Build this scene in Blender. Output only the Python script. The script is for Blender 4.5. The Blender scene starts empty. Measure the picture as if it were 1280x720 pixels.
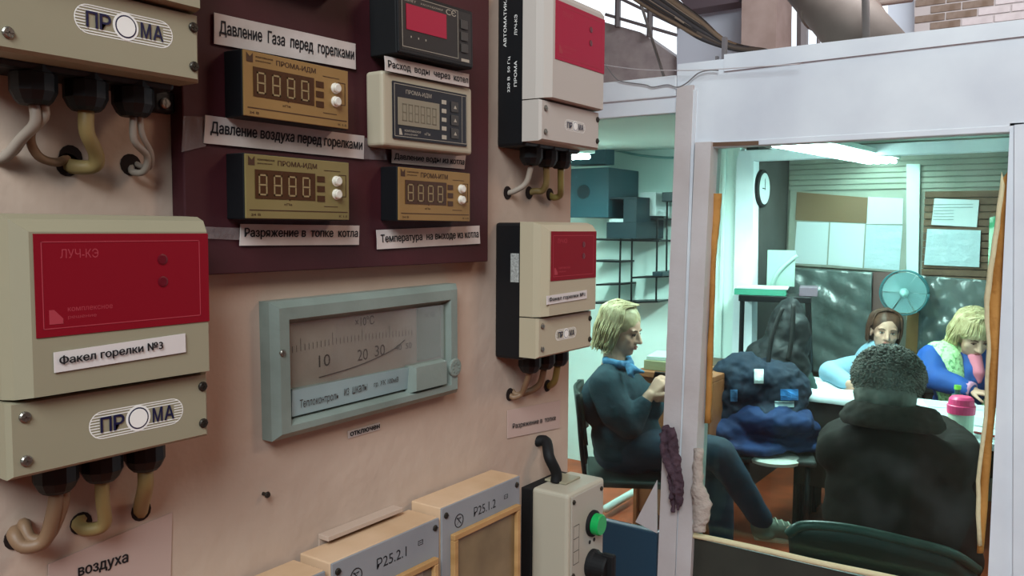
import bpy, bmesh, math, random
from mathutils import Vector as V, Matrix
S = bpy.context.scene
COL = S.collection
random.seed(7)
# ---------------------------------------------------------------- camera
F = 1047.0
CAM = V((.505, 0, 1.62))
yaw, pit, rol = math.radians(34.9), math.atan(75 / F), math.radians(.38)
fh = V((-math.sin(yaw), math.cos(yaw), 0)); rh = V((math.cos(yaw), math.sin(yaw), 0)); u0 = V((0, 0, 1))
FW = fh * math.cos(pit) - u0 * math.sin(pit); up = u0 * math.cos(pit) + fh * math.sin(pit)
RT = rh * math.cos(rol) + up * math.sin(rol); UP = up * math.cos(rol) - rh * math.sin(rol)
cd = bpy.data.cameras.new('camera'); cam = bpy.data.objects.new('camera', cd); COL.objects.link(cam)
cam.matrix_world = Matrix(((RT.x, UP.x, -FW.x, CAM.x), (RT.y, UP.y, -FW.y, CAM.y), (RT.z, UP.z, -FW.z, CAM.z), (0, 0, 0, 1)))
cd.sensor_width = 36; cd.lens = 36 * F / 1280; cd.clip_start = .02; cd.clip_end = 200
S.camera = cam
# ---------------------------------------------------------------- light and exposure
S.view_settings.view_transform = 'Standard'; S.view_settings.look = 'None'
S.view_settings.gamma = 1; S.view_settings.exposure = 0; S.view_settings.use_curve_mapping = False
W = bpy.data.worlds.new('overcast_sky'); S.world = W; W.use_nodes = True
W.node_tree.nodes['Background'].inputs[0].default_value = (.86, .93, 1, 1)
W.node_tree.nodes['Background'].inputs[1].default_value = 1.5
def area(name, loc, target, sx, sy, power, col):
    l = bpy.data.lights.new(name, 'AREA'); l.shape = 'RECTANGLE'; l.size = sx; l.size_y = sy; l.energy = power; l.color = col
    o = bpy.data.objects.new(name, l); COL.objects.link(o); o.location = loc
    o.rotation_euler = (V(target) - V(loc)).to_track_quat('-Z', 'Y').to_euler(); return o
area('partition_fill_light', (1.5, -1.8, 3.6), (.3, 2.0, 1.7), 1.6, 1.6, 155, (.84, .95, 1))  # unseen fill added to brighten the partition and its header
area('warm_fill_light', (1.7, 1.75, 2.9), (0, .7, 1.4), .5, .5, 11, (1, .74, .55))  # added warm fill for the left wall, no fixture stands here
area('hall_far_fill_light', (.5, 5.5, 4.3), (.2, 9, 2.8), 3, 1, 210, (.97, .98, 1))  # added fill so the far hall parts are not left backlit
area('booth_tube_light', (-.62, 4.15, 1.95), (-.62, 4.15, 0), .12, 1.3, 46, (.95, 1, .985))
area('booth_left_tube_light', (-1.9, 3.5, 1.90), (-1.9, 3.5, 0), .12, 1.2, 36, (.92, 1, .99))

# ---------------------------------------------------------------- pixel rays -> points on real planes
def ray(px, py): return FW + RT * ((px - 640) / F) - UP * ((py - 360) / F)
def PX(px, py, x): d = ray(px, py); return CAM + d * ((x - CAM.x) / d.x)
def PY(px, py, y): d = ray(px, py); return CAM + d * ((y - CAM.y) / d.y)
def PZ(px, py, z): d = ray(px, py); return CAM + d * ((z - CAM.z) / d.z)
def PD(px, py, t): return CAM + ray(px, py) * t

# ---------------------------------------------------------------- materials
def lin(h):
    h = h.lstrip('#'); r = [int(h[i:i + 2], 16) / 255 for i in (0, 2, 4)]
    return tuple([(v / 12.92 if v <= .04045 else ((v + .055) / 1.055) ** 2.4) for v in r] + [1])
MATS = {}
def mat(name, col, rough=.6, metal=0, col2=None, scale=8, bump=0, bscale=60, mix=(.35, .7), emit=0, spec=.35, stretch=None, alpha=None):
    if name in MATS: return MATS[name]
    m = bpy.data.materials.new(name); m.use_nodes = True; MATS[name] = m
    n = m.node_tree.nodes; l = m.node_tree.links; b = n['Principled BSDF']
    b.inputs['Base Color'].default_value = lin(col); b.inputs['Roughness'].default_value = rough; b.inputs['Metallic'].default_value = metal
    b.inputs['Specular IOR Level'].default_value = spec
    tc = n.new('ShaderNodeTexCoord'); mp = n.new('ShaderNodeMapping'); l.new(tc.outputs['Object'], mp.inputs[0])
    if stretch: mp.inputs['Scale'].default_value = stretch
    if col2:
        t = n.new('ShaderNodeTexNoise'); t.inputs['Scale'].default_value = scale; t.inputs['Detail'].default_value = 6; l.new(mp.outputs[0], t.inputs['Vector'])
        r = n.new('ShaderNodeValToRGB'); r.color_ramp.elements[0].position = mix[0]; r.color_ramp.elements[1].position = mix[1]
        r.color_ramp.elements[0].color = lin(col); r.color_ramp.elements[1].color = lin(col2)
        l.new(t.outputs[0], r.inputs[0]); l.new(r.outputs[0], b.inputs['Base Color'])
    if bump:
        t2 = n.new('ShaderNodeTexNoise'); t2.inputs['Scale'].default_value = bscale; t2.inputs['Detail'].default_value = 4; l.new(mp.outputs[0], t2.inputs['Vector'])
        bp = n.new('ShaderNodeBump'); bp.inputs['Strength'].default_value = bump; bp.inputs['Distance'].default_value = .02
        l.new(t2.outputs[0], bp.inputs['Height']); l.new(bp.outputs[0], b.inputs['Normal'])
    if emit:
        b.inputs['Emission Color'].default_value = lin(col); b.inputs['Emission Strength'].default_value = emit
    if alpha is not None: b.inputs['Alpha'].default_value = alpha
    return m
def glass(name, tint, gloss=.06, rough=.02, dirt=.03):
    m = bpy.data.materials.new(name); m.use_nodes = True; n = m.node_tree.nodes; l = m.node_tree.links; n.clear()
    o = n.new('ShaderNodeOutputMaterial'); t = n.new('ShaderNodeBsdfTransparent'); t.inputs[0].default_value = lin(tint)
    g = n.new('ShaderNodeBsdfGlossy'); g.inputs['Roughness'].default_value = rough
    fr = n.new('ShaderNodeFresnel'); fr.inputs[0].default_value = 1.45
    mu = n.new('ShaderNodeMath'); mu.operation = 'MULTIPLY'; mu.inputs[1].default_value = gloss / .04; l.new(fr.outputs[0], mu.inputs[0])
    a = n.new('ShaderNodeMixShader'); l.new(mu.outputs[0], a.inputs[0]); l.new(t.outputs[0], a.inputs[1]); l.new(g.outputs[0], a.inputs[2])
    d = n.new('ShaderNodeBsdfDiffuse'); d.inputs[0].default_value = (.8, .85, .85, 1)
    tc = n.new('ShaderNodeTexCoord'); ns = n.new('ShaderNodeTexNoise'); ns.inputs['Scale'].default_value = 9; ns.inputs['Detail'].default_value = 9
    l.new(tc.outputs['Object'], ns.inputs['Vector'])
    rp = n.new('ShaderNodeMapRange'); rp.inputs[1].default_value = .5; rp.inputs[2].default_value = .8; rp.inputs[4].default_value = dirt * 4; rp.inputs[3].default_value = dirt * .4
    l.new(ns.outputs[0], rp.inputs[0])
    c = n.new('ShaderNodeMixShader'); l.new(rp.outputs[0], c.inputs[0]); l.new(a.outputs[0], c.inputs[1]); l.new(d.outputs[0], c.inputs[2])
    l.new(c.outputs[0], o.inputs[0]); MATS[name] = m; return m

plaster = mat('pink_plaster', '#bca695', .8, col2='#aa9383', scale=5, bump=.12, bscale=25)
maroon = mat('maroon_board', '#43151c', .6, col2='#341016', scale=9, bump=.05, bscale=30)
beige = mat('beige_plastic', '#928a73', .45, col2='#89816a', scale=3)
beige2 = mat('pale_beige_plastic', '#aaa290', .45)
black = mat('black_plastic', '#0b0c0f', .5)
blacksoft = mat('black_rubber', '#08080a', .7)
redst = mat('red_sticker', '#7d0a1b', .55, spec=.15)
redline = mat('faint_red_print', '#a23a44', .55, spec=.15)
white = mat('white_print', '#e6e2dc', .5)
navy = mat('navy_print', '#15163a', .5)
inkk = mat('black_ink', '#141216', .7)
paper = mat('label_paper', '#c6bab4', .6, col2='#b3a79f', scale=30)
gold = mat('gold_faceplate', '#8f6e40', .45, metal=.15, col2='#7f6035', scale=10)
goldg = mat('olive_gold_faceplate', '#807046', .45, metal=.15, col2='#716339', scale=10)
goldd = mat('brown_print', '#3e2412', .5)
disp = mat('brown_display', '#41250f', .3)
seg = mat('segment_grey', '#8a7552', .4)
steel = mat('steel_screw', '#8a857c', .35, metal=.9)
screwd = mat('dark_screw', '#3d3832', .4, metal=.7)
metalbtn = mat('silver_button', '#e4ddcf', .25, metal=.3)
wirec = mat('yellow_cable', '#8f7a4d', .5); wirew = mat('white_cable', '#94877a', .5); wireb = mat('beige_cable', '#7c6048', .5)
hole = mat('dark_hole', '#1c0d08', .9)
greyg = mat('grey_green_enamel', '#7f8981', .4, col2='#6b746c', scale=14, bump=.08, bscale=40)
bluegrey = mat('blue_grey_plate', '#8fa0a0', .4, col2='#7d8f90', scale=12)
dialm = mat('dial_plate', '#b3a8a2', .5, col2='#94877f', scale=18)
wood = mat('pine_wood', '#b88f5e', .6, col2='#9a7243', scale=10, stretch=(1, 6, 1))
woodp = mat('pale_wood', '#c9a98a', .6, col2='#ad8a66', scale=10)
greyface = mat('grey_faceplate', '#8c8d8f', .5, col2='#7d7e82', scale=12)
clearg = glass('dial_glass', '#f8f8f4', .015, .12, .008)
whitep = mat('white_paint', '#e8eef2', .5, col2='#cdd2da', scale=3, bump=.04, bscale=12)
postp = mat('post_paint', '#ccc6c5', .5, col2='#bfb6b3', scale=6, bump=.06)
foam = mat('orange_foam', '#c08a48', .8, col2='#9a662c', scale=14, bump=.4, bscale=30)
foamp = mat('pale_foam', '#dccfa6', .85, bump=.3, bscale=40)
bluep = mat('blue_panel', '#274558', .45); darkp = mat('dark_panel', '#33352f', .5, col2='#3f4038', scale=6)
wing = glass('booth_glass', '#dff2ef', .03, .01, .006)
boothwall = mat('pale_booth_wall', '#d3e2dd', .7)
boothdark = mat('dark_booth_wall', '#4a4745', .7, col2='#3b3836', scale=4)
farwall = mat('grey_green_boards', '#9b9c90', .6, col2='#888a7f', scale=3)
brown = mat('brown_plank', '#6e5440', .6, col2='#5c4433', scale=12)
cork = mat('brown_cardboard', '#7c6149', .7)
sheet = mat('white_sheet', '#c9d0d2', .55)
film = mat('dark_film', '#48524f', .27, col2='#606c6a', scale=4, bump=.8, bscale=6, spec=.8)
filmw = mat('clear_sleeve', '#b5c6cc', .2, bump=.5, bscale=14)
floorm = mat('orange_floor', '#b4512c', .5, col2='#8f4228', scale=6)
teal = mat('teal_case', '#244a55', .5); dkteal = mat('dark_case', '#10262e', .4)
dgreen = mat('dark_green_plastic', '#16241f', .45)
blackm = mat('black_metal', '#0e1113', .4, metal=.3)

# ---------------------------------------------------------------- mesh helpers
def link(o, parent=None):
    COL.objects.link(o)
    if parent: o.parent = parent
    return o
class MB:
    def __init__(s): s.b = bmesh.new()
    def _add(s, t, M=None):
        if M: bmesh.ops.transform(t, matrix=M, verts=t.verts)
        me = bpy.data.meshes.new('t'); t.to_mesh(me); s.b.from_mesh(me); bpy.data.meshes.remove(me); t.free(); return s
    def box(s, a, b, bev=0, seg=2, M=None):
        t = bmesh.new(); bmesh.ops.create_cube(t, size=1)
        a, b = V(a), V(b); c = (a + b) / 2; d = b - a
        for v in t.verts: v.co = V((c.x + v.co.x * d.x, c.y + v.co.y * d.y, c.z + v.co.z * d.z))
        if bev: bmesh.ops.bevel(t, geom=t.edges[:], offset=bev, segments=seg, profile=.5, affect='EDGES')
        return s._add(t, M)
    def loft(s, rings, M=None, cap=True, close=True):
        t = bmesh.new(); vs = [[t.verts.new(p) for p in r] for r in rings]; n = len(rings[0])
        for i in range(len(vs) - 1):
            for j in range(n if close else n - 1):
                k = (j + 1) % n; t.faces.new((vs[i][j], vs[i][k], vs[i + 1][k], vs[i + 1][j]))
        if cap: t.faces.new(vs[0][::-1]); t.faces.new(vs[-1])
        bmesh.ops.recalc_face_normals(t, faces=t.faces)
        return s._add(t, M)
    def prism(s, poly, d, M=None):        # poly: 3-D points, extruded by d
        d = V(d); return s.loft([[V(p) for p in poly], [V(p) + d for p in poly]], M)
    def frus(s, r0, w0, r1, w1):          # rects (u0,u1,v0,v1) at heights w0,w1 in local frame
        f = lambda r, w: [V((r[0], r[2], w)), V((r[1], r[2], w)), V((r[1], r[3], w)), V((r[0], r[3], w))]
        return s.loft([f(r0, w0), f(r1, w1)])
    def cyl(s, a, b, r, r2=None, n=20):
        a, b = V(a), V(b); r2 = r if r2 is None else r2; q = (b - a).to_track_quat('Z', 'Y')
        ring = lambda p, rr: [p + q @ V((rr * math.cos(2 * math.pi * i / n), rr * math.sin(2 * math.pi * i / n), 0)) for i in range(n)]
        return s.loft([ring(a, r), ring(b, r2)])
    def lathe(s, a, d, prof, n=24):       # prof: list of (dist along d, radius)
        a, d = V(a), V(d).normalized(); q = d.to_track_quat('Z', 'Y')
        return s.loft([[a + d * h + q @ V((max(r, 1e-5) * math.cos(2 * math.pi * i / n), max(r, 1e-5) * math.sin(2 * math.pi * i / n), 0)) for i in range(n)] for h, r in prof])
    def tube(s, pts, r, n=8, sub=4, flat=1):
        pts = [V(p) for p in pts]; P = []; R = r if isinstance(r, (list, tuple)) else [r] * len(pts); RR = []
        for i in range(len(pts) - 1):
            p0, p1, p2, p3 = pts[max(i - 1, 0)], pts[i], pts[i + 1], pts[min(i + 2, len(pts) - 1)]
            k = sub if len(pts) > 2 else 1
            for j in range(k):
                t = j / k
                P.append(.5 * ((2 * p1) + (p2 - p0) * t + (2 * p0 - 5 * p1 + 4 * p2 - p3) * t * t + (3 * p1 - p0 - 3 * p2 + p3) * t ** 3)); RR.append(R[i] * (1 - t) + R[i + 1] * t)
        P.append(pts[-1]); RR.append(R[-1])
        rings = []; x = None
        for i, p in enumerate(P):
            d = (P[min(i + 1, len(P) - 1)] - P[max(i - 1, 0)])
            if d.length < 1e-9: d = V((0, 0, 1))
            d.normalize()
            if x is None: x = d.orthogonal().normalized()
            x = (x - d * x.dot(d)); x = x.normalized() if x.length > 1e-6 else d.orthogonal().normalized()
            y = d.cross(x); rings.append([p + (x * math.cos(2 * math.pi * k / n) + y * flat * math.sin(2 * math.pi * k / n)) * RR[i] for k in range(n)])
        return s.loft(rings)
    def ball(s, c, r, M=None, sub=2):
        t = bmesh.new(); bmesh.ops.create_icosphere(t, subdivisions=sub, radius=1)
        r = r if isinstance(r, (tuple, list)) else (r, r, r)
        A = Matrix.Translation(V(c)) @ (M if M else Matrix()) @ Matrix.Diagonal((r[0], r[1], r[2], 1))
        return s._add(t, A)
    def grid(s, f, nu, nv, th=.002):      # f(a,b)->Vector ; thickened sheet
        P = [[V(f(i / nu, j / nv)) for j in range(nv + 1)] for i in range(nu + 1)]
        t = bmesh.new(); vs = [[t.verts.new(p) for p in r] for r in P]
        for i in range(nu):
            for j in range(nv): t.faces.new((vs[i][j], vs[i + 1][j], vs[i + 1][j + 1], vs[i][j + 1]))
        bmesh.ops.recalc_face_normals(t, faces=t.faces)
        bmesh.ops.solidify(t, geom=t.faces[:], thickness=th)
        return s._add(t)
    def build(s, name, m, parent=None, smooth=False):
        me = bpy.data.meshes.new(name); s.b.to_mesh(me); s.b.free()
        me.materials.append(m)
        for p in me.polygons: p.use_smooth = smooth
        if smooth == 1 and smooth is not True: pass
        return link(bpy.data.objects.new(name, me), parent)
def tag(o, label=None, cat=None, group=None, kind=None):
    if label: o['label'] = label
    if cat: o['category'] = cat
    if group: o['group'] = group
    if kind: o['kind'] = kind
    return o
def empty(name, M, label=None, cat=None, group=None):
    o = bpy.data.objects.new(name, None); o.empty_display_size = .02; COL.objects.link(o)
    if isinstance(M, Matrix): o.matrix_world = M
    else: o.location = M
    return tag(o, label, cat, group)
def wallM(p, tilt=0):   # local u=+y, v=+z, w=+x   (things on the left wall)
    return Matrix.Translation(V(p)) @ Matrix(((0, 0, 1, 0), (1, 0, 0, 0), (0, 1, 0, 0), (0, 0, 0, 1))) @ Matrix.Rotation(tilt, 4, 'Z')
def faceM(p, tilt=0):   # local u=+x, v=+z, w=-y   (things facing the viewer on a far plane)
    return Matrix.Translation(V(p)) @ Matrix(((1, 0, 0, 0), (0, 0, -1, 0), (0, 1, 0, 0), (0, 0, 0, 1))) @ Matrix.Rotation(tilt, 4, 'Z')
from mathutils.geometry import tessellate_polygon
def textmesh(s):
    """outlines of the writing, every outer contour filled on its own (glyph contours may overlap)"""
    c = bpy.data.curves.new('t', 'FONT'); c.body = s; c.size = 1; c.resolution_u = 3; c.fill_mode = 'NONE'
    o = bpy.data.objects.new('t', c); COL.objects.link(o); bpy.context.view_layer.update()
    me = bpy.data.meshes.new_from_object(o.evaluated_get(bpy.context.evaluated_depsgraph_get()))
    bpy.data.objects.remove(o); bpy.data.curves.remove(c)
    nxt = {}
    for e in me.edges:
        a, b = e.vertices; nxt.setdefault(a, []).append(b); nxt.setdefault(b, []).append(a)
    co = [v.co.copy() for v in me.vertices]; bpy.data.meshes.remove(me); seen = set(); loops = []
    for v in range(len(co)):
        if v in seen or v not in nxt: continue
        lp = [v]; seen.add(v); cur = v
        while True:
            n = [x for x in nxt[cur] if x not in seen]
            if not n: break
            # keep the drawing order: vertices of a contour are numbered along it
            cur = min(n) if len(lp) == 1 else n[0]
            lp.append(cur); seen.add(cur)
        if len(lp) > 2: loops.append([co[x] for x in lp])
    ar = lambda L: sum(L[k].x * L[(k + 1) % len(L)].y - L[(k + 1) % len(L)].x * L[k].y for k in range(len(L))) / 2
    def inside(p, L):
        r = False
        for k in range(len(L)):
            a, b = L[k], L[k - 1]
            if (a.y > p.y) != (b.y > p.y) and p.x < (b.x - a.x) * (p.y - a.y) / (b.y - a.y) + a.x: r = not r
        return r
    A = [ar(L) for L in loops]; N = len(loops)
    host = {k: [m_ for m_ in range(N) if A[m_] * A[k] < 0 and abs(A[m_]) > abs(A[k]) and all(inside(p, loops[m_]) for p in loops[k])] for k in range(N)}
    out = []
    for k, L in enumerate(loops):
        if host[k]: continue
        hs = [loops[m_] for m_ in range(N) if k in host[m_]]
        out.append(([p for Q in [L] + hs for p in Q], [tuple(t) for t in tessellate_polygon([[V((p.x, p.y, 0)) for p in Q] for Q in [L] + hs])]))
    return out
def text(name, s, m, parent, fn, bold=.02):
    """fn maps (a,b) with a 0..1 along the writing and b 0..1 up (glyph box) to a point"""
    G = textmesh(s)
    x0 = min(p.x for P, _ in G for p in P); x1 = max(p.x for P, _ in G for p in P); y0 = min(p.y for P, _ in G for p in P); y1 = max(p.y for P, _ in G for p in P)
    if m.name in ('faint_red_print', 'white_print', 'dull_print', 'faded_ink'): bold = 0
    sh = [(0, 0)] if not bold else [(-bold, 0), (bold, 0), (0, bold * .6), (0, -bold * .6)]
    nv = (V(fn(1, 0)) - V(fn(0, 0))).cross(V(fn(0, 1)) - V(fn(0, 0))).normalized(); VV = []; FF = []
    for k, (dx, dy) in enumerate(sh):
        for g, (P, T) in enumerate(G):
            n0 = len(VV); lift = nv * (k * .00002 + (g % 4) * .000005)
            VV += [V(fn((p.x + dx - x0) / (x1 - x0), (p.y + dy - y0) / (y1 - y0))) + lift for p in P]; FF += [tuple(i + n0 for i in f) for f in T]
    me = bpy.data.meshes.new(name); me.from_pydata(VV, [], FF); me.materials.append(m)
    return link(bpy.data.objects.new(name, me), parent)
def rtext(s, u0, u1, v0, v1, w, m, parent, name='lettering', bold=.02):
    return text(name, s, m, parent, lambda a, b: V((u0 + (u1 - u0) * a, v0 + (v1 - v0) * b, w)), bold)
def bil(q, a, b):  # q: BL BR TR TL
    return (q[0] * (1 - a) + q[1] * a) * (1 - b) + (q[3] * (1 - a) + q[2] * a) * b
def quadpaper(name, px, plane, m, label=None, cat=None, th=.0006, parent=None, proj=PX, curl=0, sub=(8, 2)):
    """px corners TL TR BR BL in the photo, on the plane"""
    q = [proj(*px[3], plane), proj(*px[2], plane), proj(*px[1], plane), proj(*px[0], plane)]
    nrm = V((1, 0, 0)) if proj is PX else V((0, -1, 0))
    o = q[0].copy() if parent is None else V((0, 0, 0))
    f = lambda a, b: bil(q, a, b) + nrm * (th + curl * (math.sin(a * 9 + b * 3) * .5 + .5)) - o
    b = MB().grid(f, sub[0], sub[1], th); ob = b.build(name, m, parent)
    ob.location = o if parent is None else (0, 0, 0)
    if label: tag(ob, label, cat)
    ob_f = lambda a, b: f(a, b) + nrm * th * 1.4
    return ob, ob_f
def sub(f, a0, a1, b0, b1): return lambda a, b: f(a0 + (a1 - a0) * a, b0 + (b1 - b0) * b)

# ================================================================ STRUCTURE
def struct(name, mb, m, smooth=False): o = mb.build(name, m, None, smooth); o['kind'] = 'structure'; return o
struct('floor', MB().box((-6, -5, -.1), (9, 14, 0)), floorm)
wl = struct('wall_left', MB().box((-.5, -1.8, 0), (0, .842, 3.2)), plaster)
# baseboard of the pier
# partition facing the viewer
YP = 2.0
def ppanel(px, y0, y1):   # polygon of photo corners on plane y0, thickness to y1
    pts = [PY(a, b, y0) for a, b in px]; return MB().prism(pts, (0, y1 - y0, 0))
struct('wall_partition', MB().box((-.385, YP, 1.835), (1.3, YP + .05, 2.035)).box((.347, YP, 0), (1.3, YP + .05, 1.84)), whitep)
MB().prism([PY(1268, 156, YP - .006), PY(1330, 150, YP - .006), PY(1330, 800, YP - .006), PY(1266, 800, YP - .006)], (0, .006, 0)).build('board', whitep, bpy.data.objects['wall_partition'])
struct('trim_1', MB().prism([PY(905, 68, YP - .007), PY(1330, 18, YP - .007), PY(1330, 39, YP - .007), PY(905, 89, YP - .007)], (0, .075, 0)), whitep)
struct('trim_2', MB().box((-2.98, YP - .005, 1.955), (-.386, YP + .05, 2.008), .003), whitep)
struct('trim_3', MB().box((-1.75, YP + .003, 1.915), (-.385, YP + .04, 1.957), .002), whitep)

struct('wall_partition_left', MB().box((-2.98, YP, 0), (-1.75, YP + .05, 1.955)), whitep)
# window_1: left pane with frame post
w1 = struct('window_1', MB().prism([PY(846, 108, YP - .012), PY(866, 106, YP - .012), PY(842, 760, YP - .012), PY(820, 760, YP - .012)], (0, .04, 0)), postp)
MB().box((-1.75, YP + .012, .82), (-.385, YP + .016, 1.93)).build('pane', wing, w1)
MB().prism([PY(866, 112, YP - .008), PY(870, 112, YP - .008), PY(846, 760, YP - .008), PY(842, 760, YP - .008)], (0, .02, 0)).build('glazing_bead', whitep, w1)
# window_2 : the big opening
w2 = struct('window_2', MB().prism([PY(869, 178, YP - .016), PY(889, 177, YP - .016), PY(861, 760, YP - .016), PY(843, 760, YP - .016)], (0, .07, 0)), postp)
MB().box((-.36, YP + .03, .82), (.36, YP + .034, 1.86)).build('pane', wing, w2)
MB().box((-.30, YP - .002, 1.822), (.347, YP + .045, 1.836), .002).build('header_strip', whitep, w2)
for nm, px, m in (('header_gap', [(890, 178), (948, 176), (948, 181), (890, 183)], brown),):
    MB().prism([PY(a, b, YP - .004) for a, b in px], (0, .006, 0)).build(nm, m, w2)
# lower panels
struct('wall_lower', MB().box((-.329, YP, 0), (.36, YP + .04, .826)), darkp)
MB().box((-1.75, YP + .002, 0), (-.418, YP + .03, .815), .003).build('lower_panel', bluep, w1)
# booth shell
def cz(y): return 1.955 + (y - 2.05) * .06
struct('ceiling', MB().prism([(-2.9, 2.06, cz(2.06)), (1.0, 2.06, cz(2.06)), (1.0, 5.78, cz(5.78)), (-2.9, 5.78, cz(5.78))], (0, 0, .03)), boothwall)
struct('wall_back', MB().box((-1.30, 5.7, 0), (1.0, 5.78, 2.172)), farwall)
struct('wall_side', MB().box((-1.29, 5.08, 0), (-1.215, 5.7, 2.13)), boothdark)
struct('wall_rear', MB().box((-2.9, 5.0, 0), (-1.30, 5.08, 2.13)), boothwall)
struct('wall_west', MB().box((-2.98, 2.06, 0), (-2.9, 5.08, 1.95)), boothwall)
struct('wall_east', MB().box((1.0, 2.06, 0), (1.08, 5.78, 1.95)), boothwall)
struct('trim_4', MB().prism([PY(921, 196, 4.97), PY(942, 196, 4.97), PY(938, 560, 4.97), PY(912, 560, 4.97)], (0, .1, 0)), whitep)
struct('trim_5', MB().box((-1.30, 4.97, 2.03), (1.0, 5.05, 2.095), .004), whitep)
struct('trim_6', MB().box((-1.40, 4.98, .0), (-1.385, 5.0, 2.10)), boothwall)
# skirting and pipes of the far wall
for i, (a, b, y0, y1) in enumerate([(1133, 1150, 205, 400)]):
    struct('trim_7', MB().prism([PY(a, y0, 5.67), PY(b, y0, 5.67), PY(b - 3, y1, 5.67), PY(a, y1, 5.67)], (0, .03, 0)), boothwall)
wb = bpy.data.objects['wall_back']
for i in range(8):   # horizontal boards of the upper far wall
    z = 1.88 + i * .035
    MB().box((-1.21, 5.688, z), (1.0, 5.7, z + .031), .003, 1).build('board', farwall, wb)
# brown slatted area right of the post
zt, zb = PY(1200, 238, 5.66).z, PY(1200, 470, 5.66).z
ns = 26
for i in range(ns):
    z = zb + (zt - zb) * i / ns
    MB().box((-.375, 5.664 + (i % 2) * .004, z + .002), (.9, 5.7, z + (zt - zb) / ns - .003), .002, 1).build('slat', brown, wb)

# ================================================================ wall equipment
# maroon board
pc = [PX(228, 343, .015), PX(609, 325, .015)]
mb = MB().box((.001, .328, 1.587), (.015, .661, 2.02), .001)
tag(mb.build('mounting_board', maroon), 'dark maroon painted board carrying the gauges on the pale wall', 'board')

def screw(root, u, v, w, r=.0028, m=None, name='screw'):
    b = MB().lathe((u, v, w - .001), (0, 0, 1), [(0, r), (.0018, r), (.0024, r * .75)], 14)
    b.box((u - r * .8, v - r * .12, w + .0013), (u + r * .8, v + r * .12, w + .0018)); b.box((u - r * .12, v - r * .8, w + .0013), (u + r * .12, v + r * .8, w + .0018))
    o = b.build(name, m or steel, root)
    return o
def logo(root, cu, cv, w, L):
    """the oval maker's mark"""
    lo = MB(); H = L * .27
    def pill(c0, c1, rr, k=12):
        pts = []
        for i in range(k + 1): t = -math.pi / 2 + math.pi * i / k; pts.append(V((c1 + rr * math.cos(t), cv + rr * math.sin(t), w)))
        for i in range(k + 1): t = math.pi / 2 + math.pi * i / k; pts.append(V((c0 + rr * math.cos(t), cv + rr * math.sin(t), w)))
        return pts
    R_ = H / 2
    outer = pill(cu - L / 2 + R_, cu + L / 2 - R_, R_); inner = pill(cu - L / 2 + R_, cu + L / 2 - R_, R_ * .93)
    n = len(outer)
    t = bmesh.new(); a = [t.verts.new(p) for p in outer]; b_ = [t.verts.new(p) for p in inner]
    for i in range(n): k = (i + 1) % n; t.faces.new((a[i], a[k], b_[k], b_[i]))
    lo._add(t)
    for i in (-4, -3, 3, 4):   # stripes
        y = cv + i * R_ * .2; dx = math.sqrt(max(R_ ** 2 - (y - cv) ** 2, 0)) * .96; th = R_ * .035
        lo.box((cu - L / 2 + R_ - dx, y - th, w), (cu + L / 2 - R_ + dx, y + th, w + .0001))
    lo.lathe((cu, cv, w), (0, 0, 1), [(0, R_ * .96), (.0002, R_ * .96)], 28)
    r = MB().lathe((cu, cv, w + .0002), (0, 0, 1), [(0, R_ * .80), (.0001, R_ * .80)], 28).build('logo_ring', navy, root)
    MB().lathe((cu, cv, w + .0003), (0, 0, 1), [(0, R_ * .70), (.0001, R_ * .70)], 28).build('logo_disc', white, root)
    hh = H * .27; s = L * .105
    for i in range(-2, 3):
        y = cv + i * R_ * .2; dx = math.sqrt(max(R_ ** 2 - (y - cv) ** 2, 0)) * .94; th = R_ * .035
        for k in (-1, 1):
            e = cu + k * (L / 2 - R_); lo.box((min(e + k * dx, cu + k * L * .395), y - th, w), (max(e + k * dx, cu + k * L * .395), y + th, w + .0001))
    lo.build('logo_outline', white, root)
    for ch, c in (('П', -.335), ('Р', -.205), ('М', .205), ('А', .335)):
        x = cu + c * L; rtext(ch, x - s / 2, x + s / 2, cv - hh, cv + hh, w + .0004, navy, root, 'lettering', .018)

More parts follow.
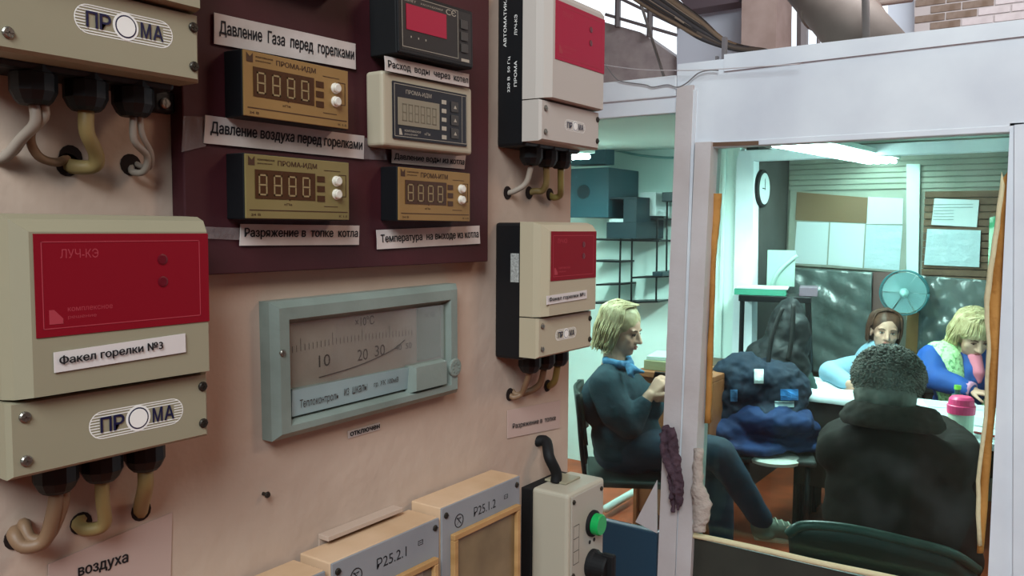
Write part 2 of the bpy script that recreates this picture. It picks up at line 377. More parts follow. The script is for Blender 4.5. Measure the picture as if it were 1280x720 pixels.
def flame_box(y, z, W, label, low=True, lidhi=.137, lug=None, glands=(), logoL=.058, side_text=0, srect=None, shell=None, sticker=None, logo_c=(.6, .5)):
    root = empty('flame_relay_box', wallM((0, y, z)), label, 'control box', 'flame relay boxes on the wall')
    b = MB().box((.003, -.004, .0), (W - .003, lidhi - .001, .034), .003)
    if lug is not None: b.box((lug - .007, -.014, 0), (lug + .008, .0, .008), .002)
    b.build('back_shell', black, root)
    if lug is not None: screw(root, lug, -.008, .009, .0035)
    lo = MB(); R0 = (0, W, 0, .040)
    ring = lambda r, w: [V((r[0], r[2], w)), V((r[1], r[2], w)), V((r[1], r[3], w)), V((r[0], r[3], w))]
    lo.loft([ring(R0, .033), ring((0, W, 0, .040), .0525), ring((.0022, W - .0022, .0018, .0392), .055)])
    lc = lo.build('terminal_cover', shell or beige, root)
    for u_ in (.0085, W - .0045):
        for v_ in (.009, .032): screw(root, u_, v_, .055, .0030, screwd if u_ > .05 else steel)
    lid = MB(); lid.loft([ring((0, W, .0412, lidhi), .033), ring((.001, W - .001, .0412, lidhi - .0005), .048), ring((.0035, W - .002, .0416, lidhi - .003), .0555), ring((.0105, W - .004, .0424, lidhi - .0095), .0615)])
    lid.build('lid', shell or beige, root)
    if srect:
        u0_, u1_, v0_, v1_ = srect; w = .0616
        MB().box((u0_, v0_, w), (u1_, v1_, w + .0004)).build('front_sticker', sticker or redst, root)
        w += .00045; t_ = .0005; a, b_, c, d = u0_ + .0035, u1_ - .006, v0_ + .004, v1_ - .004
        MB().box((a, c, w), (b_, c + t_, w + .0001)).box((a, d - t_, w), (b_, d, w + .0001)).box((a, c, w), (a + t_, d, w + .0001)).box((b_ - t_, c, w), (b_, d, w + .0001)).build('sticker_border', redline, root)
        sw = u1_ - u0_; sh = v1_ - v0_
        rtext('ЛУЧ-КЭ', u0_ + sw * .13, u0_ + sw * .33, v0_ + sh * .76, v0_ + sh * .85, w, redline, root)
        rtext('комплексное', u0_ + sw * .16, u0_ + sw * .40, v0_ + sh * .235, v0_ + sh * .275, w, redline, root)
        rtext('решение', u0_ + sw * .16, u0_ + sw * .31, v0_ + sh * .155, v0_ + sh * .19, w, redline, root)
        MB().prism([(u0_ + sw * .065, v0_ + sh * .12, w), (u0_ + sw * .135, v0_ + sh * .12, w), (u0_ + sw * .135, v0_ + sh * .17, w), (u0_ + sw * .09, v0_ + sh * .26, w), (u0_ + sw * .065, v0_ + sh * .26, w)], (0, 0, .0001)).build('emblem', redline, root)
        for k in (.48, .72): MB().lathe((u0_ + sw * .70, v0_ + sh * k, w - .0004), (0, 0, 1), [(0, .0032), (.0006, .0032), (.0008, .0024)], 16).build('indicator_lamp', mat('dark_red_lens', '#5d0818', .35), root)
    logo(root, logo_c[0] * W, logo_c[1] * .04, .0551, logoL)
    if side_text:
        # white print running up the black side of the shell (side faces -u)
        for s, w_, a0, a1 in side_text:
            text('side_lettering', s, white, root, lambda a, b, w_=w_, a0=a0, a1=a1: V((.0028, a0 + (a1 - a0) * a, w_ + .0035 * (1 - b))), .02)
    for (u_, hh) in glands:
        g = MB().lathe((u_, 0, .024), (0, -1, 0), [(0, .0105), (.004, .0105), (.0045, .012), (.014, .012), (.019, .0095), (.021, .0075)], 12)
        g.build('cable_gland', black, root)
    return root
def cable(pts, r, m, label, hole_at=None, twist=0, n=8):
    p0 = V(pts[0]); b = MB().tube([V(p) - p0 for p in pts], r, n, 5)
    if twist:
        off = V((0, .004, .003)); b.tube([V(p) - p0 + off * (1 + .4 * math.sin(i * 2.1)) for i, p in enumerate(pts)], r * .85, n, 5)
    o = b.build('cable', m, None, True); o.location = p0; tag(o, label, 'cable', 'short cables from the glands into the wall')
    if hole_at is not None:
        h = MB().lathe(V((.0003, hole_at[0], hole_at[1])) - p0, (1, 0, 0), [(0, .007), (.0006, .0068)], 14).build('wall_hole', hole, o)
    return o
GR = [PX(70, 600, .024).y, PX(127, 588, .024).y, PX(181, 572, .024).y]
# box3
b3y, b3z = .1975, 1.489
r3 = flame_box(b3y, b3z, .118, 'large beige relay box with a red face, lower left, marked burner three', srect=(.0125, .1145, .073, .1265), logo_c=(.60, .50),
               glands=[(g - b3y, 0) for g in GR], logoL=.058)
q, fq = quadpaper('paper_label', [(66.7, 440.7), (231, 416.7), (231.7, 440), (67.7, 466)], .062, mat('bright_label', '#cfc6c2', .6), 'white printed strip on the front of the lower left relay box', 'label')
text('lettering', 'Факел горелки №3', inkk, q, sub(fq, .03, .80, .28, .80), .03)
# box0
b0y, b0z = .196, 1.7065
r0 = flame_box(b0y, b0z, .118, 'beige relay box cut off by the top left corner, only its terminal cover showing', lug=PX(205, 118, .008).y - b0y, logo_c=(.60, .60), srect=(.0125, .1145, .073, .1265),
               glands=[(PX(a, 115, .024).y - b0y, 0) for a in (42, 107, 166)])
# box1
b1y, b1z = .692, 1.7055
r1 = flame_box(b1y, b1z, .117, 'relay box with brightly lit red face at the upper right of the wall, above another relay box', lidhi=.150, sticker=mat('lit_red_sticker', '#a01236', .5, spec=.2), shell=mat('lit_grey_beige_plastic', '#b3a9a0', .42), srect=(.0145, .1135, .080, .137), logo_c=(.56, .5), logoL=.042,  # shell and sticker colours carry the stronger light at this end of the wall
               side_text=[('ЛУЧ-КЭ', .021, .105, .125), ('ПРОМА', .021, .055, .080), ('220 В  50 Гц', .013, .050, .085), ('АВТОМАТИКА', .008, .095, .145)], glands=[(PX(a, 195, .024).y - b1y, 0) for a in (664, 683, 701)])
b2y, b2z = .690, 1.4905
r2 = flame_box(b2y, b2z, .108, 'smaller-looking beige relay box with red face and burner one strip, beside the glass booth', lidhi=.136, shell=mat('lit_warm_beige_plastic', '#aa9d84', .42), srect=(.0125, .1035, .077, .1265), logo_c=(.5, .5), logoL=.042,  # same plastic as the left boxes, lightened to paint in the brighter light
               glands=[(PX(a, 455, .024).y - b2y, 0) for a in (662, 680, 697)])
q, fq = quadpaper('paper_label', [(683, 370), (733, 362.5), (733, 373), (683, 381)], .0618, MATS['bright_label'], 'small white printed strip on the relay box beside the glass booth', 'label')
text('lettering', 'Факел горелки №1', inkk, q, sub(fq, .04, .93, .25, .8), .03)
MB().box((.0024, .075, .020), (.0030, .104, .030)).build('side_sticker', mat('grey_sticker', '#a9a9a4', .5, col2='#6d6d6a', scale=400), r2)
# cables
def gp(y, z): return V((.024, y, z - .021))
g = GR; z = b3z
H = [PX(20, 672, 0), PX(101, 654, 0), PX(176, 638, 0)]
cable([gp(g[0], z), gp(g[0], z - .012) + V((.0, -.002, 0)), PX(55, 676, .018), PX(30, 683, .012), PX(18, 668, .006), PX(26, 662, -.002)], .0042, wireb, 'left beige cable curling under the lower left relay box', (H[0].y, H[0].z), 1)
cable([gp(g[1], z), gp(g[1], z - .012), PX(130, 655, .018), PX(108, 662, .010), PX(98, 655, .002), PX(100, 648, -.002)], .0042, wirec, 'middle yellowish cable hooking under the lower left relay box', (H[1].y, H[1].z))
cable([gp(g[2], z), gp(g[2], z - .010), PX(177, 630, .008), PX(175, 640, -.002)], .0048, wirec, 'short straight yellow cable, rightmost under the lower left relay box', (H[2].y, H[2].z))
g = [PX(a, 115, .024).y for a in (42, 107, 166)]; z = b0z
cable([gp(g[0], z), gp(g[0], z - .010), PX(25, 175, .015), PX(8, 195, .006), PX(-8, 200, -.002)], .0030, wirew, 'pale cable pair running left under the top left relay box', None, 1)
cable([gp(g[0], z) + V((0, .004, 0)), PX(38, 170, .014), PX(48, 195, .01), PX(70, 203, .006), PX(85, 197, -.002)], .0026, wireb, 'thin brownish cable looping low under the top left relay box', (PX(88, 196, 0).y, PX(88, 196, 0).z))
cable([gp(g[1], z), gp(g[1], z - .012), PX(120, 192, .017), PX(118, 207, .012), PX(98, 209, .005), PX(82, 206, -.002)], .0045, wirec, 'yellow flat cable bending left under the top left relay box', (PX(84, 206, 0).y, PX(84, 206, 0).z))
cable([gp(g[2], z), gp(g[2], z - .014), PX(184, 195, .018), PX(180, 214, .012), PX(166, 215, .005), PX(164, 207, -.002)], .0022, wirew, 'thin white double cable, rightmost under the top left relay box', (PX(163, 206, 0).y, PX(163, 206, 0).z), 1)
g = [PX(a, 195, .024).y for a in (664, 683, 701)]; z = b1z
cable([gp(g[0], z), PX(658, 228, .018), PX(645, 238, .008), PX(633, 242, -.002)], .003, wirew, 'white cable under the upper right relay box', (PX(634, 241, 0).y, PX(634, 241, 0).z))
cable([gp(g[1], z), PX(683, 228, .02), PX(678, 238, .012), PX(668, 239, .004), PX(661, 241, -.002)], .0036, wirec, 'middle yellow cable under the upper right relay box', (PX(661, 241, 0).y, PX(661, 241, 0).z))
cable([gp(g[2], z), PX(701, 232, .02), PX(700, 244, .012), PX(692, 247, .004), PX(686, 243, -.002)], .0036, mat('olive_cable', '#8f7f45', .5), 'olive hooked cable, rightmost under the upper right relay box', (PX(687, 243, 0).y, PX(687, 243, 0).z))
g = [PX(a, 455, .024).y for a in (662, 680, 697)]; z = b2z
cable([gp(g[0], z), PX(657, 480, .018), PX(652, 492, .01), PX(642, 497, .004), PX(636, 493, -.002)], .0030, wireb, 'brown twisted cable, leftmost under the burner one relay box', (PX(637, 493, 0).y, PX(637, 493, 0).z), 1)
cable([gp(g[1], z), PX(676, 478, .018), PX(668, 486, .010), PX(659, 490, .004), PX(652, 492, -.002)], .0036, wireb, 'middle brown cable under the burner one relay box', None)
cable([gp(g[2], z), PX(694, 474, .018), PX(690, 480, .010), PX(685, 483, -.002)], .0038, MATS['olive_cable'], 'yellow cable, rightmost under the burner one relay box', (PX(684, 482, 0).y, PX(684, 482, 0).z))

# ---- digital gauges
SEG = {'8': 'abcdefg'}
def digit(b, u, v, w, W_, H_, t):
    b.box((u, v, w), (u + W_, v + t, w + .0001)).box((u, v + H_ / 2 - t / 2, w), (u + W_, v + H_ / 2 + t / 2, w + .0001)).box((u, v + H_ - t, w), (u + W_, v + H_, w + .0001))
    for x in (u, u + W_ - t): b.box((x, v, w), (x + t, v + H_ / 2 - t * .7, w + .0001)).box((x, v + H_ / 2 + t * .7, w), (x + t, v + H_, w + .0001))
def gauge(y, z, label, face, title, W_=.096, H_=.0445, x=.015, dep=.02):
    root = empty('digital_gauge', wallM((x, y, z)), label, 'gauge', 'gold-faced digital gauges on the maroon board')
    MB().box((0, 0, 0), (W_, H_, dep - .0012), .0008).build('housing', black, root)
    MB().box((.0006, .0006, dep - .0014), (W_ - .0006, H_ - .0006, dep), .0004).build('faceplate', face, root)
    w = dep + .0001
    X_ = lambda f: f * W_
    Y_ = lambda f: f * H_
    MB().box((X_(.085), Y_(.32), w), (X_(.64), Y_(.76), w + .0003)).build('display_window', disp, root)
    d = MB()
    for i in range(4): digit(d, X_(.115 + i * .133), Y_(.37), w + .0004, X_(.075), Y_(.32), .0011)
    d.build('display_digits', seg, root)
    l = MB().box((X_(.035), Y_(.135), w), (X_(.975), Y_(.15), w + .0001))
    l.prism([(X_(.03), Y_(.82), w), (X_(.085), Y_(.82), w), (X_(.085), Y_(.96), w), (X_(.06), Y_(.90), w), (X_(.03), Y_(.96), w)], (0, 0, .0001))
    l.box((X_(.39), Y_(.30), w), (X_(.40), Y_(.32), w + .0001))
    for a, b_, c, e in ((.73, .90, .82, .83), (.73, .87, .225, .235), (.885, .96, .76, .77), (.885, .96, .40, .41), (.955, .962, .40, .77)): l.box((X_(a), Y_(c), w), (X_(b_), Y_(e), w + .0001))
    l.build('printed_lines', goldd, root)
    for k in (.36, .52, .68): MB().box((X_(.66), Y_(k - .05), w), (X_(.735), Y_(k + .045), w + .0004)).build('indicator_window', disp, root)
    for k in (.44, .66): MB().lathe((X_(.855), Y_(k), w - .0002), (0, 0, 1), [(0, .0040), (.0008, .0040), (.0012, .0034), (.0034, .0034), (.0040, .0026)], 18).build('button', metalbtn, root, False)
    rtext(title, X_(.29), X_(.66), Y_(.825), Y_(.92), w, goldd, root, bold=.03)
    rtext('комплексное', X_(.11), X_(.26), Y_(.90), Y_(.925), w, goldd, root); rtext('решение', X_(.11), X_(.24), Y_(.84), Y_(.865), w, goldd, root)
    rtext('кПа', X_(.345), X_(.415), Y_(.225), Y_(.26), w, goldd, root); rtext('24 В', X_(.05), X_(.13), Y_(.055), Y_(.09), w, goldd, root); rtext('К 1.5', X_(.885), X_(.97), Y_(.055), Y_(.09), w, goldd, root)
    return root
gauge(.3600, 1.7935, 'gold digital gauge cut off by the top edge, topmost in the left column', gold, 'ПРОМА-ИДМ')
gauge(.3600, 1.6932, 'gold digital gauge between the gas pressure and air pressure strips', gold, 'ПРОМА-ИДМ')
gauge(.3602, 1.6247, 'olive-gold digital gauge above the bottom left strip of the maroon board', goldg, 'ПРОМА-ИДМ')
gauge(.5105, 1.6252, 'smaller-looking gold gauge in the right column above the long temperature strip', gold, 'ПРОМА-ИТМ')
# dark gauge with red display
dy, dz = PX(497, 66, .045).y, PX(497, 66, .045).z
rd = empty('dark_display_gauge', wallM((.015, dy, dz), .025), 'black digital gauge with a glowing red display at the top of the right column', 'gauge')
MB().box((0, 0, 0), (.098, .050, .029), .001).build('housing', blacksoft, rd)
MB().box((.001, .001, .0285), (.097, .049, .0305), .0008).build('bezel', black, rd)
MB().box((.004, .004, .0305), (.094, .0465, .0307)).build('faceplate', mat('charcoal_face', '#26211f', .4), rd)
MB().box((.010, .020, .0308), (.060, .040, .0312)).build('display_window', mat('red_display', '#8c0a2b', .4, emit=.25), rd)
w = .0308; l = MB()
for a in ((.005, .006, .076, .0064), (.005, .046, .076, .0464), (.005, .006, .0054, .046), (.0756, .006, .076, .046)): l.box((a[0], a[1], w), (a[2], a[3], w + .0001))
for k in (.015, .024, .033): l.box((k, .014, w), (k + .001, .0155, w + .0001))
l.box((.080, .0045, w), (.091, .0070, w + .0001)); l.build('printed_lines', mat('dull_print', '#a79c8c', .5), rd)
for k in range(3): MB().box((.0795, .012 + k * .010, w), (.0885, .0195 + k * .010, w + .0012), .0004).build('button', mat('grey_button', '#3f3a36', .4), rd)
for k, ch in enumerate('▼▲'): pass
rtext('CЄ', .060, .0735, .0405, .0455, w, MATS['dull_print'], rd, bold=.05); rtext('РАСХОДОМЕР', .028, .056, .0420, .0436, w, MATS['dull_print'], rd); rtext('ВЗЛЕТ', .008, .022, .0420, .0438, w, MATS['dull_print'], rd)
# beige framed gauge
by, bz = .494, 1.6845
rb = empty('framed_gauge', wallM((.015, by, bz), .012), 'gauge with thick beige plastic surround and dark face in the right column', 'gauge')
ring = lambda r, w: [V((r[0], r[2], w)), V((r[1], r[2], w)), V((r[1], r[3], w)), V((r[0], r[3], w))]
MB().box((0, 0, 0), (.117, .060, .019), .003, 3).build('surround', mat('cream_plastic', '#a89c86', .45), rb)
MB().box((.011, .007, .0185), (.107, .053, .0205), .0006).build('faceplate', mat('navy_charcoal_face', '#1e1d22', .35), rb)
w = .0206
MB().box((.016, .0185, w), (.068, .0405, w + .0004)).build('display_window', mat('lcd_grey', '#857a66', .4), rb)
d = MB()
for i in range(6): digit(d, .021 + i * .0075, .022, w + .0005, .0052, .014, .0007)
d.build('display_digits', mat('lcd_segment', '#6b614f', .5), rb)
l = MB()
for a in ((.012, .009, .106, .0094), (.012, .0508, .106, .0512), (.012, .009, .0124, .051), (.1056, .009, .106, .051), (.0995, .009, .0998, .051)): l.box((a[0], a[1], w), (a[2], a[3], w + .0001))
l.build('printed_lines', MATS['dull_print'], rb)
for k in range(5): MB().box((.0715, .011 + k * .0075, w), (.0775, .0145 + k * .0075, w + .0003)).build('indicator_window', MATS['dull_print'], rb)
for k in range(3):
    MB().box((.084, .0125 + k * .0115, w), (.094, .0215 + k * .0115, w + .0008), .0004).build('button', MATS['grey_button'], rb)
    MB().prism([(.087, .0155 + k * .0115, w + .0009), (.091, .0155 + k * .0115, w + .0009), (.089, .0185 + k * .0115, w + .0009)], (0, 0, .0001)).build('button_mark', MATS['dull_print'], rb)
rtext('ПРОМА-ИДМ', .026, .058, .0435, .0475, w, MATS['dull_print'], rb)
rtext('комплексное', .024, .044, .0135, .0152, w, MATS['dull_print'], rb); rtext('решение', .024, .040, .0105, .0122, w, MATS['dull_print'], rb); rtext('кПа', .049, .056, .0125, .0148, w, MATS['dull_print'], rb)
MB().prism([(.0175, .0105, w), (.0215, .0105, w), (.0195, .0155, w), (.0175, .0155, w)], (0, 0, .0001)).build('emblem', MATS['dull_print'], rb)
# ---- strips
STR = [([(266, 16), (443, 55), (443, 87), (266, 55)], 'Давление  Газа  перед  горелками', 'white strip naming gas pressure, topmost on the maroon board', .25, .78),
       ([(255, 144), (454, 170), (453, 199), (253, 179)], 'Давление воздуха перед горелками', 'white strip naming air pressure, middle of the left column', .28, .80),
       ([(299, 280), (448, 282), (447, 306), (298, 307)], 'Разряжение в  топке  котла', 'white strip naming furnace draught, bottom of the left column', .30, .82),
       ([(479, 70), (585, 93), (584.5, 109), (480, 88.5)], 'Расход  воды  через  котел', 'white strip naming water flow, under the black gauge', .15, .75),
       ([(488, 186.5), (581, 194), (579, 211.5), (488, 203.7)], 'Давление воды из котла', 'white strip naming water pressure, under the beige framed gauge', .22, .72),
       ([(469, 287.5), (598, 282), (598.7, 304.5), (470, 311.6)], 'Температура  на выходе из котла', 'white strip naming outlet temperature, bottom of the right column', .25, .75)]
for px, s, lab, b0_, b1_ in STR:
    q, fq = quadpaper('paper_label', px, .0355 if 'water flow' in lab else .0155, paper, lab, 'label', curl=.0006)
    text('lettering', s, inkk, q, sub(fq, .03, .985, b0_, b1_), .03)
tape = mat('clear_tape', '#8f7f7c', .15, alpha=.35)
for px, lab in (([(228, 145), (256, 146), (256, 183), (226, 190)], 'piece of clear tape left of the air pressure strip'), ([(452, 172), (480, 175), (482, 200), (452, 199)], 'piece of clear tape right of the air pressure strip'),
                ([(248, 283), (300, 285), (300, 300), (250, 298)], 'clear tape left of the furnace draught strip')):
    quadpaper('clear_tape', px, .0152, tape, lab, 'tape', th=.0003, curl=.0008)
q, fq = quadpaper('paper_label', [(434.6, 539), (474.5, 528), (474.5, 536.5), (435, 548)], .0004, paper, 'tiny strip reading off, under the old thermometer', 'label')
text('lettering', 'отключен', inkk, q, sub(fq, .04, .96, .25, .85), .04)
q, fq = quadpaper('paper_notice', [(634, 513), (700, 500), (699, 535), (634, 548)], .0004, mat('pinkish_paper', '#b59c92', .7), 'faint pinkish paper with one printed line under the burner one relay box', 'notice')
text('lettering', 'Разряжение в  топке', inkk, q, sub(fq, .08, .90, .28, .50), .02)
q, fq = quadpaper('paper_notice', [(60, 705), (215, 640), (212, 760), (62, 800)], .0004, MATS['pinkish_paper'], 'old taped pinkish paper at the bottom left ending in one printed word', 'notice')
text('lettering', 'воздуха', inkk, q, lambda a, b: PX(98 + 62 * a, 724 - 18 * a - 14 * b, .0014) - q.location, .03)
# nail in wall
nl = PX(329, 617, 0); o = MB().lathe((0, 0, 0), (1, 0, 0), [(0, .0014), (.004, .0014), (.005, .0026), (.006, .002)], 10).build('wall_nail', screwd); o.location = nl; tag(o, 'small dark nail head in the bare wall below the thermometer', 'nail')

# ---- thermometer recorder
ty, tz = .399, 1.461
rt = empty('recording_thermometer', wallM((0, ty, tz), .012), 'old grey-green rectangular thermometer with a glazed dial, hanging under the maroon board', 'thermometer')
TW, TH = .218, .104
bodyb = MB().loft([ring((0, TW, 0, TH), 0), ring((0, TW, 0, TH), .011), ring((.005, TW - .005, .005, TH - .005), .0165), ring((.014, TW - .014, .010, TH - .014), .0165), ring((.019, TW - .019, .014, TH - .019), .006)])
bodyb.build('case', greyg, rt)
MB().box((.018, .034, .0062), (TW - .018, TH - .018, .0072)).build('dial_plate', dialm, rt)
MB().box((TW - .052, .037, .0073), (TW - .020, TH - .019, .0080)).build('dial_shutter', greyg, rt)
MB().loft([[V((.019, .015, .0065)), V((TW - .019, .015, .0065)), V((TW - .019, .015, .011)), V((.019, .015, .011))], [V((.019, .036, .0065)), V((TW - .019, .033, .0065)), V((TW - .019, .033, .0125)), V((.019, .036, .0125))]]).build('name_strip', bluegrey, rt)
MB().box((.0185, .0355, .0118), (TW - .0185, TH - .0185, .0126)).build('dial_glass', clearg, rt)
t_ = MB()
for i in range(34):
    u_ = .024 + i * .0041; h_ = .010 if i % 8 == 2 else .005; vv = .064 - .000025 * (i - 12) ** 2 * .3
    t_.box((u_, vv, .0073), (u_ + .0003, vv + h_, .0075))
t_.tube([(.05, .040, .0076), (.09, .043, .0076), (.13, .050, .0076), (.150, .058, .0076)], .0004, 5)
t_.build('scale_ticks', mat('faded_ink', '#38302c', .7), rt)
for s, a, b_ in (('10', .050, .048), ('20', .092, .047), ('30', .1125, .048)): rtext(s, a, a + .0120, b_, b_ + .0095, .0076, MATS['faded_ink'], rt, bold=.0)
rtext('×10°С', .090, .112, .0760, .0835, .0076, MATS['faded_ink'], rt, bold=0)
rtext('40  50', .137, .158, .050, .055, .0082, MATS['faded_ink'], rt, bold=0)
rtext('К 68', .178, .190, .075, .080, .0083, MATS['faded_ink'], rt, bold=0)
def strip_w(v): return .0113 + (v - .015) / .021 * .0015
for s, a, b_, v0_, v1_ in (('Теплоконтроль', .026, .066, .019, .027), ('из  шкалы', .072, .098, .022, .028), ('гр. ХК 100мВ', .106, .136, .0225, .028)):
    text('lettering', s, MATS['faded_ink'], rt, lambda p, r, a=a, b_=b_, v0_=v0_, v1_=v1_: V((a + (b_ - a) * p, v0_ + (v1_ - v0_) * r, strip_w(v0_ + (v1_ - v0_) * r) + .0003)), .0)
MB().loft([ring((TW - .070, TW - .022, .010, .036), .009), ring((TW - .066, TW - .024, .013, .034), .019)]).build('latch_block', greyg, rt)
MB().lathe((TW - .010, .026, .0165), (0, 0, 1), [(0, .0085), (.0015, .0085), (.002, .0075)], 22).build('round_boss', greyg, rt)
bb = MB()
for k in range(8): a_ = k * math.pi / 4; bb.box((TW - .010 + .0045 * math.cos(a_) - .0008, .026 + .0045 * math.sin(a_) - .0008, .018), (TW - .010 + .0045 * math.cos(a_) + .0008, .026 + .0045 * math.sin(a_) + .0008, .0192))
bb.build('boss_relief', greyg, rt)
screw(rt, .007, .066, .0165, .0025)
# ---- pine-framed recorders along the bottom
def p25(y0, y1, zt, s, label, inner_u, inner_v, win, zbase=1.16):
    W_ = y1 - y0; H_ = zt - zbase
    root = empty('panel_recorder', wallM((.004, y0, zbase)), label, 'recorder', 'wood-edged recorders along the wall')
    MB().box((.0, 0, 0), (W_, H_, .034), .001).build('case', woodp, root)
    MB().box((.0005, .0005, .034), (W_ - .0005, H_ - .0005, .036), .0004).build('faceplate', greyface, root)
    u0_, u1_ = inner_u; v1_ = H_ - inner_v; t = .0055
    for nm, a, b_ in (('frame_rail', (u0_, v1_ - t), (u1_, v1_)), ('frame_rail', (u0_, .02), (u1_, .02 + t)), ('frame_rail', (u0_, .02 + t), (u0_ + t, v1_ - t)), ('frame_rail', (u1_ - t, .02 + t), (u1_, v1_ - t))):
        MB().box((a[0], a[1], .036), (b_[0], b_[1], .0415), .0008).build(nm, wood, root)
    MB().box((u0_ + t, .02 + t, .036), (u1_ - t, v1_ - t, .0375)).build('window_panel', win, root)
    for u_ in (.006, W_ - .006): screw(root, u_, H_ - .008, .036, .0028, screwd)
    if s: rtext(s, W_ * .38, W_ * .66, H_ - .021, H_ - .012, .0362, inkk, root, bold=0)
    e = MB(); cx, cy = W_ * .20, H_ - .018
    e.tube([(cx + .006 * math.cos(a), cy + .006 * math.sin(a), .0362) for a in [k * math.pi / 8 for k in range(17)]], .0004, 4, 1)
    for k in (-1, 1): e.prism([(cx - .0032, cy + k * .003, .0361), (cx - .0026, cy + k * .003 + .0006, .0361), (cx + .0032, cy - k * .003, .0361), (cx + .0026, cy - k * .003 - .0006, .0361)], (0, 0, .0002))
    e.box((cx - .003, cy + .002, .0361), (cx + .003, cy + .0026, .0363)); e.build('emblem', inkk, root)
    e = MB(); cx, cy = W_ * .80, H_ - .015
    for a in ((-.003, -.002, .003, -.0016), (-.003, .0016, .003, .002), (-.003, -.002, -.0026, .002), (.0026, -.002, .003, .002), (-.0015, -.0002, .0015, .0002)): e.box((cx + a[0], cy + a[1], .0361), (cx + a[2], cy + a[3], .0363))
    e.build('emblem', inkk, root)
    return root
winm = mat('dusty_brown_window', '#857050', .4, col2='#6a573c', scale=20)
winm2 = mat('striped_window', '#6d6154', .4, col2='#9a8e80', scale=60, stretch=(1, .03, 1), mix=(.48, .52))
p25(.560, .683, 1.372, 'Р25.1.2', 'wood-edged recorder with brown window plate beside the green-button station', (.012, .117), .027, winm)
p25(.430, .557, 1.365, 'Р25.2.1', 'wood-edged recorder with striped window, second from the green-button station', (.060, .120), .033, winm2)
p25(.300, .424, 1.362, None, 'wood-edged recorder mostly below the picture, leftmost of the row', (.012, .117), .027, winm)
o = MB().box((0, 0, 0), (.012, .088, .004), .0005).box((.0, .0, -.006), (.002, .088, 0)).build('metal_strip', mat('pale_strip', '#b09a8a', .5)); p = PX(418, 690, .004); o.location = (.0005, .452, 1.369); tag(o, 'thin metal strip on the wall above the striped recorder', 'strip')
# ---- button station
sy = .744; st = PX(712, 620, .062).z
rs = empty('button_station', wallM((0, sy, st - .19)), 'beige push-button station with a green button, at the end of the wall', 'button station')
MB().box((0, 0, 0), (.078, .188, .014), .001).build('back_shell', blacksoft, rs)
MB().box((.0, .0005, .0135), (.080, .190, .060), .004, 3).build('front_cover', beige2, rs)
MB().box((.006, .004, .0598), (.075, .186, .0610), .0008).build('front_plate', mat('button_plate', '#a69f92', .5), rs)
for a, b_ in ((.010, .180), (.070, .180), (.010, .10)): screw(rs, a, b_, .061, .0026, screwd)
gb = PX(745, 655, .066); gu, gv = gb.y - sy, gb.z - (st - .19)
MB().lathe((gu, gv, .061), (0, 0, 1), [(0, .0145), (.003, .0145), (.004, .013)], 26).build('button_collar', blacksoft, rs)
MB().lathe((gu, gv, .065), (0, 0, 1), [(0, .0118), (.007, .0118), (.0085, .0105)], 26).build('green_button', mat('green_plastic', '#0c9a4a', .3), rs, False)
MB().lathe((gu, gv - .046, .061), (0, 0, 1), [(0, .0165), (.004, .0165), (.006, .0145), (.020, .0135), (.022, .012)], 26).box((gu - .004, gv - .062, .075), (gu + .004, gv - .030, .090), .002).build('selector_knob', blacksoft, rs)
l = MB()
for k in (0, 1, 2, 3): l.box((.010, gv - .035 + k * .014, .0611), (.022, gv - .0345 + k * .014, .0612))
l.box((.010, gv - .035, .0611), (.0103, gv + .0075, .0612)).box((.0217, gv - .035, .0611), (.022, gv + .0075, .0612)); l.build('printed_lines', inkk, rs)
for k in (-1, 1): MB().lathe((gu + k * .005, gv - .020, .0611), (0, 0, 1), [(0, .0022), (.0004, .0022)], 12).build('pin_hole', blacksoft, rs)
MB().box((.028, .190, .012), (.060, .1925, .040), .001).build('top_gasket', beige, rs)
c0 = PX(672, 552, 0); ct = V((.026, sy + .030, st + .001))
o = MB().tube([V((-.002, c0.y, c0.z)) - ct, V((.010, c0.y + .002, c0.z + .001)) - ct, V((.022, sy + .022, st + .030)) - ct, V((.026, sy + .030, st + .012)) - ct, V((0, 0, 0))], .0062, 12, 6).build('conduit', blacksoft, None, True)
o.location = ct; tag(o, 'short black curved conduit from the wall into the button station', 'conduit')

# ================================================================ partition dressings
def strip(name, pxs, y, th, m, label, cat, jit=.004, n=24):
    """irregular vertical strip between two edge polylines (left, right) on plane y"""
    L, R_ = pxs; f = lambda P, t: (lambda i, k: (P[i][0] * (1 - k) + P[i + 1][0] * k, P[i][1] * (1 - k) + P[i + 1][1] * k))(min(int(t * (len(P) - 1)), len(P) - 2), t * (len(P) - 1) - min(int(t * (len(P) - 1)), len(P) - 2))
    rings = []; o = PY(*L[-1], y)
    for i in range(n + 1):
        t = i / n; a = PY(*f(L, t), y) - o; b = PY(*f(R_, t), y) - o; j = lambda: V((random.uniform(-jit, jit), 0, 0))
        a += j(); b += j(); d = V((0, -th * random.uniform(.7, 1.1), 0)); rings.append([a, b, b + d * .8, (a + b) / 2 + d, a + d * .7])
    ob = MB().loft(rings).build(name, m, None, True); ob.location = o; return tag(ob, label, cat)
strip('sealing_foam', ([(889, 242), (888, 380), (882, 528)], [(903, 242), (895, 330), (889, 528)]), YP + .028, .012, foam, 'orange-brown foam strip down the left edge of the big window', 'foam', .001)
strip('sealing_foam', ([(1251, 228), (1246, 300), (1234, 380), (1238, 440), (1228, 560), (1222, 690)], [(1264, 210), (1262, 300), (1258, 380), (1250, 470), (1240, 560), (1230, 690)]), YP + .028, .014, foam, 'thick orange foam strip down the right edge of the big window', 'foam', .001)
